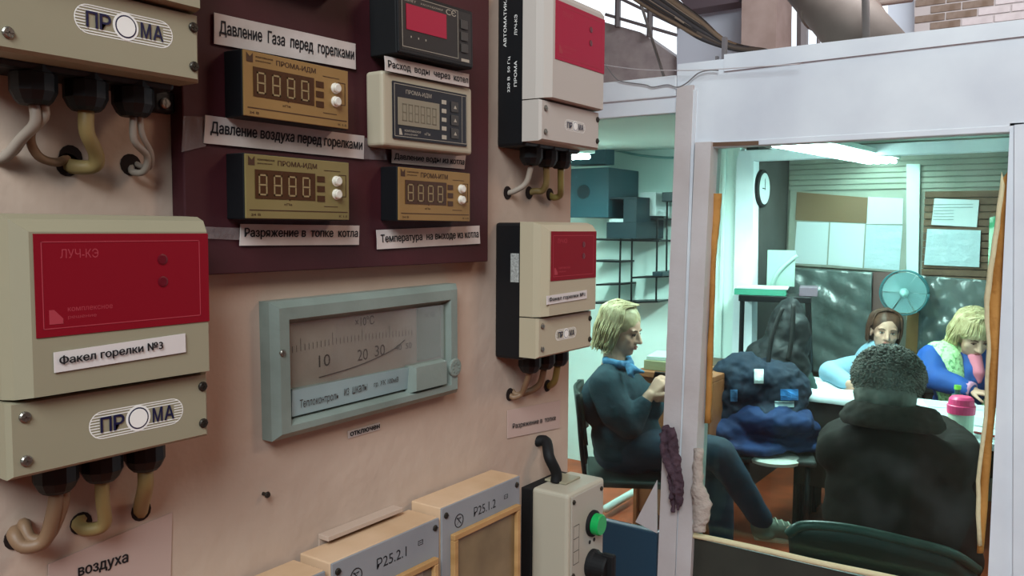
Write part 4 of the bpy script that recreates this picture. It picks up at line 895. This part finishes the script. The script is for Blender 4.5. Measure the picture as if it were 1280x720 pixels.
def hair_cap(name, c, M, m, root, s=1, strands=(), seed=1, wide=1.0, length=.0, wave=.01, back=True, vox=.008, fringe=True, curly=0, n=170):
    rnd = random.Random(seed); b = MB(); T = lambda x, y, z: c + (M @ V((x * s, y * s, z * s)))
    b.ball(T(0, -.022, .050), (.090 * s * wide, .098 * s, .088 * s), M, 3)
    b.ball(T(0, -.050, .0), (.080 * s * wide, .068 * s, .085 * s), M, 3)
    if length:
        for k in (-1, 1):
            limb(b, [T(k * .070, -.01, .03), T(k * .084, -.018, -.04), T(k * .080, -.02, -.04 - length)], [.026 * s, .026 * s, .014 * s], 10)
            limb(b, [T(k * .040, -.07, .0), T(k * .045, -.075, -.05), T(k * .045, -.07, -.05 - length)], [.04 * s, .036 * s, .02 * s], 10)
    o = blob(name, b, m, root, vox, 3, .006 if not curly else curly, .03)
    # strands laid over the cap
    b = MB()
    for i in range(n if not curly else 0):
        a = rnd.uniform(0, 2 * math.pi); 
        part = T(rnd.uniform(-.02, .02), rnd.uniform(-.06, .05), .138); x = math.sin(a); y = math.cos(a)
        if y > .55 and not fringe: continue
        L = (.02 + length * rnd.uniform(.6, 1.15)) if y < .45 else -.045
        p1 = T(x * .075 * wide, -.022 + y * .080, .108); p2 = T(x * .096 * wide, -.022 + y * .102, .045 + rnd.uniform(-.01, .01))
        p3 = T(x * .097 * wide + rnd.uniform(-wave, wave), -.024 + y * .098, -.01 if y < .45 else .03); pts = [part, p1, p2, p3]
        if y < .45: pts += [T(x * .092 * wide + rnd.uniform(-wave, wave), -.03 + y * .085, -.045 - L * .5), T(x * .088 * wide + rnd.uniform(-2 * wave, 2 * wave), -.03 + y * .08, -.05 - L)]
        b.tube(pts, [.0035 * s] * (len(pts) - 1) + [.001 * s], 5, 3)
    if not curly: b.build('hair_strands', m, root, True)
    else: b.b.free()
    return o
def hair_tufts(c, M, m, root, R_, n, ln, seed=2):
    rnd = random.Random(seed); b = MB()
    for i in range(n):
        v = V((rnd.gauss(0, 1), rnd.gauss(0, 1), rnd.gauss(0, 1))).normalized()
        if v.z < -.55 or (v.y > .35 and v.z < .3): continue
        p = c + (M @ V((v.x * R_[0], v.y * R_[1] - .022, v.z * R_[2] + .035))); d = (M @ (v + V((rnd.uniform(-.9, .9), rnd.uniform(-.9, .9), rnd.uniform(-.9, .3))))).normalized()
        e = (M @ V((rnd.uniform(-1, 1), rnd.uniform(-1, 1), rnd.uniform(-1, .4)))).normalized()
        b.tube([p, p + d * ln * .5, p + d * ln * .7 + e * ln * .5], [.0045, .004, .001], 5, 3)
    b.build('hair_tufts', m, root, True)
skinf = mat('skin', '#c99d88', .55, col2='#bd8c78', scale=9)
def person(name_label):
    pass
fwd = fh; rgt = rh
# ---- woman A, blonde, in profile
D = PD
def womanA():
    b = MB(); d = 4.05
    fdir = (rgt * .82 - fwd * .52 - u0 * .22).normalized(); M = frameM(fdir, u0 + fdir * .22)
    c = D(777, 414, d) + V((0, 0, .0))
    T = head_parts(b, c, M)
    hip = D(783, 560, d); neck = D(766, 458, d)
    limb(b, [T(0, -.015, -.05), neck], [.052, .056], 16)
    fside = fwd  # away from the viewer = her left
    shR, shL = D(757, 482, 3.90), D(780, 480, 4.18)
    elR, wrR = D(786, 530, 3.84), D(812, 494, 3.84); elL, wrL = D(802, 527, 4.12), D(818, 497, 3.98)
    knR, anR = D(898, 566, 3.90), D(955, 655, 3.95); knL, anL = D(897, 580, 4.12), D(902, 693, 4.12)
    hpR, hpL = D(795, 563, 3.95), D(795, 563, 4.14)
    limb(b, [neck, D(770, 500, d), D(780, 545, d), hip], [.06, .11, .12, .13])
    for P in ([neck, shR, elR, wrR], [neck, shL, elL, wrL]): limb(b, P, [.05, .048, .038, .026], 12)
    for P in ([hpR, knR, anR], [hpL, knL, anL]): limb(b, P, [.08, .055, .038], 12)
    limb(b, [anR, anR + rgt * .17 - u0 * .05], [.034, .03], 10); limb(b, [anL, anL + rgt * .17 - u0 * .03], [.034, .03], 10)
    hand(b, wrR, (rgt * .7 + u0 * .75 + fwd * .2), (rgt * .6 - u0 * .3 + fwd * .7), .7, .95, 1)
    hand(b, wrL, (rgt * .8 + u0 * .6 - fwd * .2), (rgt * .4 - u0 * .2 - fwd * .8), .7, .95, -1)
    root = blob('person', b, skinf, None, .0062, 2)
    tag(root, 'seated blonde woman in dark teal sweater and jeans, seen from the side', 'person')
    face(root, T, M, closed=True)
    hb = mat('blonde_hair', '#b8a782', .55, col2='#88744f', scale=26)
    hair_cap('hair', c, M, hb, root, 1.05, length=.03, seed=3, wave=.024, fringe=False, n=330)
    # sweater
    b = MB()
    limb(b, [D(768, 463, d), D(770, 492, d)], [.075, .155]); b.ball(D(776, 505, d), (.165, .165, .17), None, 3); b.ball(D(783, 545, d), (.17, .18, .17), None, 3); b.ball(D(786, 560, d), (.165, .18, .11), None, 3)
    b.ball(D(800, 506, d), (.11, .14, .11), None, 3); b.ball(D(752, 500, d), (.09, .14, .14), None, 3)
    limb(b, [D(762, 470, 3.98), shR, D(770, 515, 3.85), elR, D(805, 505, 3.84)], [.07, .083, .082, .070, .042]); limb(b, [D(775, 472, 4.12), shL, elL, D(813, 505, 4.0)], [.07, .08, .066, .042])
    blob('sweater', b, mat('teal_sweater', '#12303a', .85, col2='#0f2833', scale=18, bump=.15, bscale=50), root, .011, 4, .010, .09)
    b = MB(); limb(b, [hpR + V((0, 0, .0)), D(850, 563, 3.92), knR, D(925, 607, 3.92), D(952, 650, 3.95)], [.105, .098, .078, .066, .055]); limb(b, [hpL, D(850, 570, 4.13), knL, D(901, 640, 4.12), D(902, 688, 4.12)], [.105, .095, .078, .064, .055]); b.ball(D(785, 566, d), (.17, .17, .10), None, 3)
    blob('jeans', b, mat('blue_jeans', '#172c3d', .8, col2='#122431', scale=14), root, .011, 3, .008, .08)
    shm = mat('grey_green_trainer', '#4c5247', .6); 
    for an, t in ((anR, rgt * .16 - u0 * .055 + fwd * .02), (anL, rgt * .16 - u0 * .055)):
        b = MB(); limb(b, [an + u0 * -.01 - rgt * .02, an + t * .5 + u0 * .0, an + t], [.046, .044, .038], 12); b.ball(an - u0 * .045, (.06, .05, .03))
        s_ = blob('shoe', b, shm, root, .008, 3)
        MB().tube([an - u0 * .058 - rgt * .04, an + t * .5 - u0 * .046, an + t * 1.15 - u0 * .02], [.020, .024, .018], 8, 5).build('shoe_sole', mat('pale_sole', '#8c8d7c', .6), s_, True)
        for k in (.35, .55, .75): MB().tube([an + t * k + u0 * .03 - fwd * .035, an + t * k + u0 * .046, an + t * k + u0 * .03 + fwd * .035], .003, 6).build('shoe_lace', MATS['pale_sole'], s_, True)
    b = MB(); limb(b, [D(758, 452, 3.97), D(775, 456, 3.93), D(788, 455, 4.0), D(785, 448, 4.12), D(765, 447, 4.14), D(757, 450, 4.02), D(758, 452, 3.97)], [.020] * 7, 10); limb(b, [D(786, 458, 3.90), D(795, 463, 3.86), D(804, 465, 3.85)], [.020, .016, .008], 10); limb(b, [D(786, 458, 3.90), D(788, 467, 3.86), D(792, 472, 3.85)], [.018, .015, .007], 10)
    blob('neck_scarf', b, mat('blue_scarf', '#1f4f75', .7, col2='#4c83a6', scale=30), root, .007, 2, .006, .03)
    ph = D(825, 478, 3.92); o = MB().box((-.035, -.004, -.06), (.035, .004, .06), .002).build('mobile_phone', blacksoft); o.location = ph; o.rotation_euler = (.5, .1, .6); tag(o, 'dark phone held by the blonde seated woman', 'phone')
    return root
womanA()
# chair of woman A
def chair(name, base, rz, label, seatm, framem, back_h=.82, group=None):
    r = empty(name, base, label, 'chair', group); r.rotation_euler.z = rz
    MB().box((-.21, -.20, .43), (.21, .22, .465), .012, 3).build('seat', seatm, r)
    b = MB().grid(lambda a, t: V((-.19 + .38 * a, -.21 - .03 * t - .03 * (1 - (2 * a - 1) ** 2), .62 + .24 * t)), 10, 6, .018); b.build('backrest', seatm, r, True)
    for sx in (-1, 1):
        MB().tube([(sx * .19, .20, 0), (sx * .19, .19, .43)], .011, 8).build('leg', framem, r, True)
        MB().tube([(sx * .19, -.22, 0), (sx * .19, -.20, .43)], .011, 8).build('leg', framem, r, True)
        MB().tube([(sx * .19, -.20, .43), (sx * .19, -.225, .62), (sx * .18, -.245, .86)], .011, 8).build('back_post', framem, r, True)
    return r
hp_ = D(783, 590, 4.05)
ch = chair('side_chair', V((hp_.x + .01, hp_.y, 0)), math.atan2(-rgt.x, rgt.y) - .1, 'black metal-framed chair under the blonde seated woman', dgreen, blackm)
# ---- man D, from behind
def manD():
    d = 3.1; fd = (V((.05, 1, 0))).normalized(); M = frameM(fd - u0 * .25, u0 + fd * .2); sd = fd.cross(u0)  # his right
    c = D(1111, 482, d + .06)
    b = MB(); T = head_parts(b, c, M)
    neck = D(1114, 533, d); hip = D(1128, 655, d + .02)
    limb(b, [T(0, -.02, -.05), neck], [.06, .066]); limb(b, [neck, D(1120, 600, d), hip], [.065, .10, .12])
    S_ = {}
    hands = []
    for k in (-1, 1):
        sh_ = neck + sd * k * .185 - u0 * .13; el = sh_ + sd * k * .05 - u0 * .26 + fd * .16; wr = V((neck.x + k * sd.x * .09, 3.94, .795))
        el = V((sh_.x + k * sd.x * .02, sh_.y + .26, .79)); S_[k] = (sh_, el, wr)
        limb(b, [neck, sh_, el, wr], [.055, .055, .042, .028], 12)
        hand(b, wr, fd - sd * k * .3, -u0, .35, 1, k)
        hp2 = hip + sd * k * .09; kn = hp2 + fd * .43 + u0 * .02; an = kn - u0 * (kn.z - .09) + fd * .02; limb(b, [hp2, kn, an], [.085, .06, .04], 12); limb(b, [an, an + fd * .16 - u0 * .04], [.038, .03], 10); S_[k * 2] = (hp2, kn, an)
    root = blob('person', b, skinf, None, .0065, 2); tag(root, 'seated man in a black coat with fluffy grey hair, seen from behind', 'person')
    face(root, T, M)
    hm = mat('grey_curly_hair', '#8a8781', .85, col2='#5b5852', scale=14)
    hb = MB(); Th = lambda x, y, z: c + (M @ V((x, y, z))); hb.ball(Th(0, -.020, .030), (.125, .122, .112), M, 3); hb.ball(Th(0, -.045, -.045), (.112, .090, .080), M, 3)
    blob('hair', hb, hm, root, .008, 2, .012, .022); hair_tufts(c, M, hm, root, (.124, .121, .113), 3200, .012)
    b = MB(); coat = mat('black_coat', '#1a1512', .9, col2='#231d19', scale=6, spec=.15)
    b.ball(D(1120, 590, d + .03), (.235, .16, .16), None, 3); b.ball(D(1122, 620, d + .03), (.265, .18, .19), None, 3); b.ball(D(1124, 650, d + .03), (.28, .19, .20), None, 3); b.ball(D(1126, 685, d + .03), (.28, .20, .13), None, 3); b.ball(D(1118, 556, d + .02), (.15, .12, .10), None, 3)
    for k in (-1, 1):
        sh_, el, wr = S_[k]; limb(b, [neck - u0 * .03, sh_ + u0 * .0, (sh_ + el) / 2 + sd * k * .02, el, wr - fd * .03], [.085, .088, .084, .072, .05])
    blob('coat', b, coat, root, .012, 5, .014, .10)
    b = MB()
    ring_ = [neck + V((.125 * math.cos(a), .095 * math.sin(a), .045 - .012 * math.sin(a))) for a in [k * math.pi / 10 for k in range(21)]]
    limb(b, [p - u0 * .005 for p in ring_], [.046] * 21, 10); limb(b, [p + V((0, 0, -.035)) * 1 + (p - neck) * .25 for p in ring_], [.028] * 21, 10)
    blob('coat_collar', b, mat('dark_fur_collar', '#25211d', .95, col2='#35302a', scale=40), root, .010, 2, .012, .02)
    b = MB()
    for k in (-1, 1): limb(b, list(S_[k * 2])[:2] + [S_[k * 2][2] + u0 * .03], [.11, .08, .06])
    blob('trousers', b, mat('dark_trousers', '#1a1c20', .8), root, .012, 3)
    for k in (-1, 1):
        an = S_[k * 2][2]; b = MB(); limb(b, [an - u0 * .02, an + fd * .08 - u0 * .035, an + fd * .17 - u0 * .045], [.05, .045, .04], 12); blob('shoe', b, blacksoft, root, .009, 3)
manD()
hm_ = D(1128, 690, 3.12)
ch2 = empty('armchair', V((hm_.x - .03, hm_.y, 0)), 'dark green rounded plastic chair under the man in the black coat', 'chair'); L0 = ch2.location
crest = [D(985, 668, 2.70), D(1005, 657, 2.68), D(1060, 661, 2.66), D(1130, 676, 2.64), D(1190, 692, 2.66), D(1222, 712, 2.72)]
crest = [V((p.x, p.y, p.z)) - L0 for p in crest]
b = MB().tube(crest, .016, 10, 6); b.build('top_rail', mat('green_rail', '#2a3f38', .35), ch2, True)
MB().grid(lambda a, t: (lambda k, f: crest[k].lerp(crest[k + 1], f) + V((0, .10 * t - .015 * math.sin(a * math.pi), -.33 * t)))(min(int(a * 5), 4), a * 5 - min(int(a * 5), 4)), 15, 6, .012).build('backrest', dgreen, ch2, True)
MB().box((-.25, -.22, .30), (.25, .26, .345), .015, 3).build('seat', dgreen, ch2)
for sx in (-1, 1):
    for sy_ in (-.20, .22): MB().tube([(sx * .27, sy_ * 1.1, 0), (sx * .23, sy_, .31)], .014, 8).build('leg', blackm, ch2, True)
    
# ---- woman B behind the man
def womanB():
    d = 4.95; fd = (-fwd * .97 - rgt * .25); M = frameM(fd - u0 * .05, u0 + rgt * .10); c = D(1106, 415, d); sd = V((0, 0, 1)).cross(fd).normalized()  # towards viewer-left
    lf = -rgt
    b = MB(); T = head_parts(b, c, M, .98); neck = c - u0 * .17 + fwd * .02; hip = V((neck.x, neck.y + .03, .56))
    limb(b, [T(0, -.02, -.05), neck], [.048, .052]); limb(b, [neck, (neck + hip) / 2, hip], [.06, .10, .13])
    shl = neck + lf * .16 - u0 * .045; ell = D(1037, 482, 4.72); ell.z = .82; wrl = D(1060, 492, 4.50); wrl.z = .80
    limb(b, [neck, shl, ell, wrl], [.05, .05, .04, .027], 12); hand(b, wrl, (rgt * .35 - fwd * .5 - u0 * .75), (rgt * .5 + fwd * .3 - u0 * .2), .3, .95, 1)
    shr = neck - lf * .16 - u0 * .06; elr = D(1150, 490, 4.85); elr.z = .84; wrr = D(1120, 470, 4.78); limb(b, [neck, shr, elr, wrr], [.05, .05, .04, .027], 12); hand(b, wrr, (u0 + lf * .2), fwd, .5, .95, 1)
    for k in (-1, 1):
        h2 = hip + lf * k * .09; kn = h2 + V((0, -.40, -.03)); an = kn + V((0, -.02, -.44)); limb(b, [h2, kn, an], [.08, .055, .04], 12); limb(b, [an, an + V((0, -.14, -.04))], [.035, .03], 10)
    root = blob('person', b, skinf, None, .0065, 2); tag(root, 'woman in a pale blue jumper with brown hair, leaning behind the man', 'person'); face(root, T, M, .98)
    hair_cap('hair', c, M, mat('brown_hair', '#4a2f24', .5, col2='#5f3f2e', scale=20), root, 1.0, length=.0, seed=8, wave=.003, fringe=False)
    b = MB(); j = mat('pale_blue_jumper', '#8fb3c8', .8, bump=.1, bscale=40)
    limb(b, [neck - u0 * .035, neck - u0 * .12], [.075, .15]); b.ball((neck + hip) / 2 + u0 * .07, (.18, .14, .20), None, 3); b.ball(hip + u0 * .10, (.18, .16, .15), None, 3)
    limb(b, [neck - u0 * .05, shl, ell, wrl + (ell - wrl) * .1], [.07, .075, .064, .045]); limb(b, [neck - u0 * .05, shr, elr, wrr + (elr - wrr) * .2], [.07, .075, .062, .042])
    blob('jumper', b, j, root, .010, 4, .010, .08)
    b = MB()
    for k in (-1, 1):
        h2 = hip + lf * k * .09; kn = h2 + V((0, -.40, -.03)); an = kn + V((0, -.02, -.38)); limb(b, [h2, kn, an], [.10, .075, .055])
    blob('trousers', b, MATS['dark_trousers'], root, .012, 3)
    return V((hip.x, hip.y, 0))
hb_ = womanB()
chair('side_chair', hb_ + V((0, .03, 0)), math.pi, 'dark chair under the woman in the pale blue jumper', dgreen, blackm)
# ---- woman C with vest
def womanC():
    d = 4.55; fd = (-fwd * .98 - rgt * .10).normalized(); M = frameM(fd - u0 * .55, u0 + fd * .5); c = D(1217, 420, d); lf = -rgt
    b = MB(); T = head_parts(b, c, M, 1.02); neck = c - u0 * .115 - fd * .06; hip = V((neck.x + .02, neck.y + .10, .56))
    limb(b, [T(0, -.02, -.04), neck], [.05, .054]); limb(b, [neck, (neck + hip) / 2, hip], [.06, .12, .14]); A = {}
    for k in (-1, 1):
        sh_ = neck - rgt * k * .195 - u0 * .02; el = sh_ - rgt * k * .03 - u0 * .26 + fd * .10; wr = el + rgt * k * .14 + fd * .18; el.z = .83; wr.z = .79; A[k] = (sh_, el, wr)
        limb(b, [neck, sh_, el, wr], [.05, .052, .04, .027], 12); hand(b, wr, fd + rgt * k * .6, -u0, .3, .95, k)
        h2 = hip + rgt * k * .09; kn = h2 + V((0, -.40, -.03)); an = kn + V((0, -.02, -.44)); limb(b, [h2, kn, an], [.08, .055, .04], 12); limb(b, [an, an + V((0, -.14, -.04))], [.035, .03], 10)
    root = blob('person', b, skinf, None, .0065, 2); tag(root, 'blonde woman in blue jacket and pale green vest, looking down at the table', 'person'); face(root, T, M, 1.02, closed=True)
    hair_cap('hair', c, M, mat('light_blonde_hair', '#cbb98e', .5, col2='#a08a60', scale=24), root, 1.10, length=.02, seed=12, wave=.02, n=300)
    jk = mat('blue_jacket', '#1d4f9e', .7, col2='#184487', scale=12); b = MB()
    limb(b, [neck - u0 * .04, neck - u0 * .12], [.08, .16]); b.ball((neck + hip) / 2 + u0 * .05, (.20, .15, .22), None, 3); b.ball(hip + u0 * .10, (.20, .18, .15), None, 3)
    for k in (-1, 1): sh_, el, wr = A[k]; limb(b, [neck - u0 * .05, sh_, (sh_ + el) / 2, el, wr + (el - wr) * .15], [.075, .085, .078, .070, .048])
    blob('jacket', b, jk, root, .010, 4, .010, .08)
    b = MB()
    for k in (-1, 1):
        sh_ = A[k][0]; q0 = neck - rgt * k * .07 + u0 * .01
        limb(b, [q0 - fd * .03, sh_ + rgt * k * .03 + u0 * .006], [.072, .094]); limb(b, [sh_ + rgt * k * .055 + fd * .03, sh_ + rgt * k * .085 - u0 * .17 + fd * .085, sh_ + rgt * k * .10 - u0 * .30 + fd * .08], [.090, .080, .06])
    blob('knitted_vest', b, mat('lime_knit', '#c4efae', .8, col2='#86b478', scale=55, bump=.6, bscale=55, mix=(.55, .62)), root, .010, 3, .008, .05)
    b = MB(); limb(b, [T(-.045, .02, -.10), T(0, .055, -.115), T(.045, .02, -.10)], [.024] * 3, 10); limb(b, [neck + fd * .085 - u0 * .0 , neck + fd * .14 - u0 * .075, neck + fd * .155 - u0 * .12], [.038, .032, .012], 10)
    blob('pink_scarf', b, mat('pink_cloth', '#d8788c', .8), root, .008, 2)
    for k in (-1, 1): sh_, el, wr = A[k]; MB().tube([wr + (el - wr) * .16, wr + (el - wr) * .02], [.046, .044], 12).build('cuff', mat('pink_cuff', '#c98aa8', .8), root, True)
    b = MB()
    for k in (-1, 1):
        h2 = hip + rgt * k * .09; kn = h2 + V((0, -.40, -.03)); an = kn + V((0, -.02, -.38)); limb(b, [h2, kn, an], [.10, .075, .055])
    blob('trousers', b, MATS['dark_trousers'], root, .012, 3)
    return V((hip.x, hip.y, 0))
hc_ = womanC()
chair('side_chair', hc_ + V((0, .03, 0)), math.pi, 'dark chair under the woman in the pale green vest', dgreen, blackm)

# rag knotted on the post
rg = mat('maroon_rag', '#42303a', .9, col2='#5a4650', scale=40, bump=.5)
r0_ = PY(838, 640, YP - .03); b = MB()
for k, (pp, rr) in enumerate([([(830, 532), (834, 545), (838, 580), (842, 640)], [.010, .016, .012, .006]), ([(838, 534), (842, 560), (850, 600), (852, 630)], [.012, .014, .010, .006]), ([(828, 548), (833, 575), (845, 600), (848, 638)], [.008, .012, .011, .005]),
                              ([(826, 545), (836, 538), (844, 550), (836, 560), (828, 552)], [.008, .009, .009, .008, .007]), ([(848, 570), (846, 600), (840, 625)], [.006, .009, .006])]):
    b.tube([PY(x_, y_, YP - .03 - .006 * (k % 3)) - r0_ for x_, y_ in pp], rr, 8, 5, .7)
o = blob('knotted_rag', b, rg, None, .0035, 1, .012, .012); o.location = r0_; tag(o, 'dark maroon knotted rag hanging on the white window post', 'rag')
# ---- bench with bags and coats
bp_ = D(952, 556, 4.45); bn = empty('low_stool', V((bp_.x, bp_.y, 0)), 'low stool with pale cushion edge under the coats and bag', 'stool'); bn.rotation_euler.z = .35
bz_ = .46
MB().box((-.26, -.20, bz_ - .03), (.26, .22, bz_), .01, 2).build('seat', mat('dark_seat', '#2a2d2b', .6), bn)
MB().lathe((.06, -.13, bz_ - .034), (0, 0, 1), [(0, .10), (.008, .13), (.025, .135), (.034, .12)], 24).build('cushion', mat('pale_cushion', '#b8bcb4', .6), bn, False)
for sx in (-1, 1):
    for sy_ in (-.17, .19): MB().tube([(sx * .22, sy_, 0), (sx * .22, sy_, bz_ - .03)], .013, 8).build('leg', blackm, bn, True)
def dd(px, py, d=4.45): return D(px, py, d)
b = MB(); b.ball(dd(945, 520), (.30, .17, .10), None, 3); b.ball(dd(905, 535), (.14, .15, .07), None, 3); b.ball(dd(990, 535), (.14, .15, .08), None, 3); b.ball(dd(930, 552), (.24, .20, .05), None, 3); b.ball(dd(995, 553), (.13, .18, .04), None, 3); b.ball(dd(895, 556), (.12, .16, .04), None, 3)
o = blob('blue_work_coat', b, mat('navy_workwear', '#15315f', .8, col2='#10264b', scale=10), None, .011, 4, .05, .09); tag(o, 'navy blue work coat spread at the bottom of the pile on the stool', 'coat')
b = MB(); b.ball(dd(928, 480), (.16, .13, .17), None, 3); b.ball(dd(965, 485), (.20, .14, .16), None, 3); b.ball(dd(950, 515), (.24, .15, .10), None, 3); b.ball(dd(910, 505), (.10, .1, .12), None, 3)
o = blob('dark_jacket', b, mat('dark_navy_cloth', '#0f1c2c', .8, col2='#152538', scale=10), None, .011, 3, .06, .08); o.data.update(); tag(o, 'dark jacket with pale tag heaped in the middle of the pile', 'jacket')
def surf(ob, px, py):
    bpy.context.view_layer.update(); dr = ray(px, py).normalized(); mi = ob.matrix_world.inverted()
    h, p, n_, i_ = ob.ray_cast(mi @ CAM, mi.to_3x3() @ dr); return ob.matrix_world @ p if h else None
for px, col_, nm, w_, h_ in (((948, 470), '#c4d2d2', 'pale_tag', .024, .036), ((986, 493), '#2d6fae', 'blue_patch', .045, .028), ((980, 505), '#9fb4b8', 'pale_patch', .05, .016), ((917, 494), '#4a7fb0', 'blue_patch', .018, .03)):
    p = surf(o, *px) or dd(*px, 4.3); MB().grid(lambda a, t: (surf(o, px[0] + (a - .5) * w_ * 480, px[1] + (t - .5) * h_ * 480) or p) - fwd * .006, 5, 5, .004).build(nm, mat(nm + '_m' + col_[1:], col_, .6), o)
b = MB(); b.ball(dd(985, 425, 4.55), (.12, .10, .20), None, 3); b.ball(dd(970, 460, 4.55), (.18, .12, .18), None, 3); b.ball(dd(990, 388, 4.55), (.07, .06, .07), None, 3)
o = blob('black_backpack', b, mat('black_nylon', '#0c0f12', .6, col2='#15191c', scale=12), None, .011, 3, .05, .09); tag(o, 'black backpack on top of the pile, leaning at the rack', 'backpack')
MB().tube([dd(978, 385, 4.45), dd(965, 420, 4.42), dd(960, 455, 4.40)], .014, 8, 6, .4).tube([dd(992, 380, 4.45), dd(990, 420, 4.42), dd(985, 450, 4.40)], .014, 8, 6, .4).build('strap', mat('strap_black', '#050607', .6), o, True)
b = MB(); b.ball(dd(1000, 500, 4.6), (.09, .12, .20), None, 3)
o = blob('green_grey_bag', b, mat('green_grey_cloth', '#27403c', .8), None, .012, 3, .03, .08); tag(o, 'dark green-grey bag at the right end of the pile', 'bag')
# white floor pipe in the booth
p0 = D(765, 628, 4.35); p1 = D(815, 590, 4.75); p0.z = .03; p1.z = .03
p0 = PZ(757, 636, .05); p1 = PZ(818, 600, .05)
o = MB().cyl(V((0, 0, 0)), p1 - p0, .022, n=12).build('floor_pipe', boothwall, None, True); o.location = p0; tag(o, 'white pipe lying along the booth floor behind the chair legs', 'pipe')
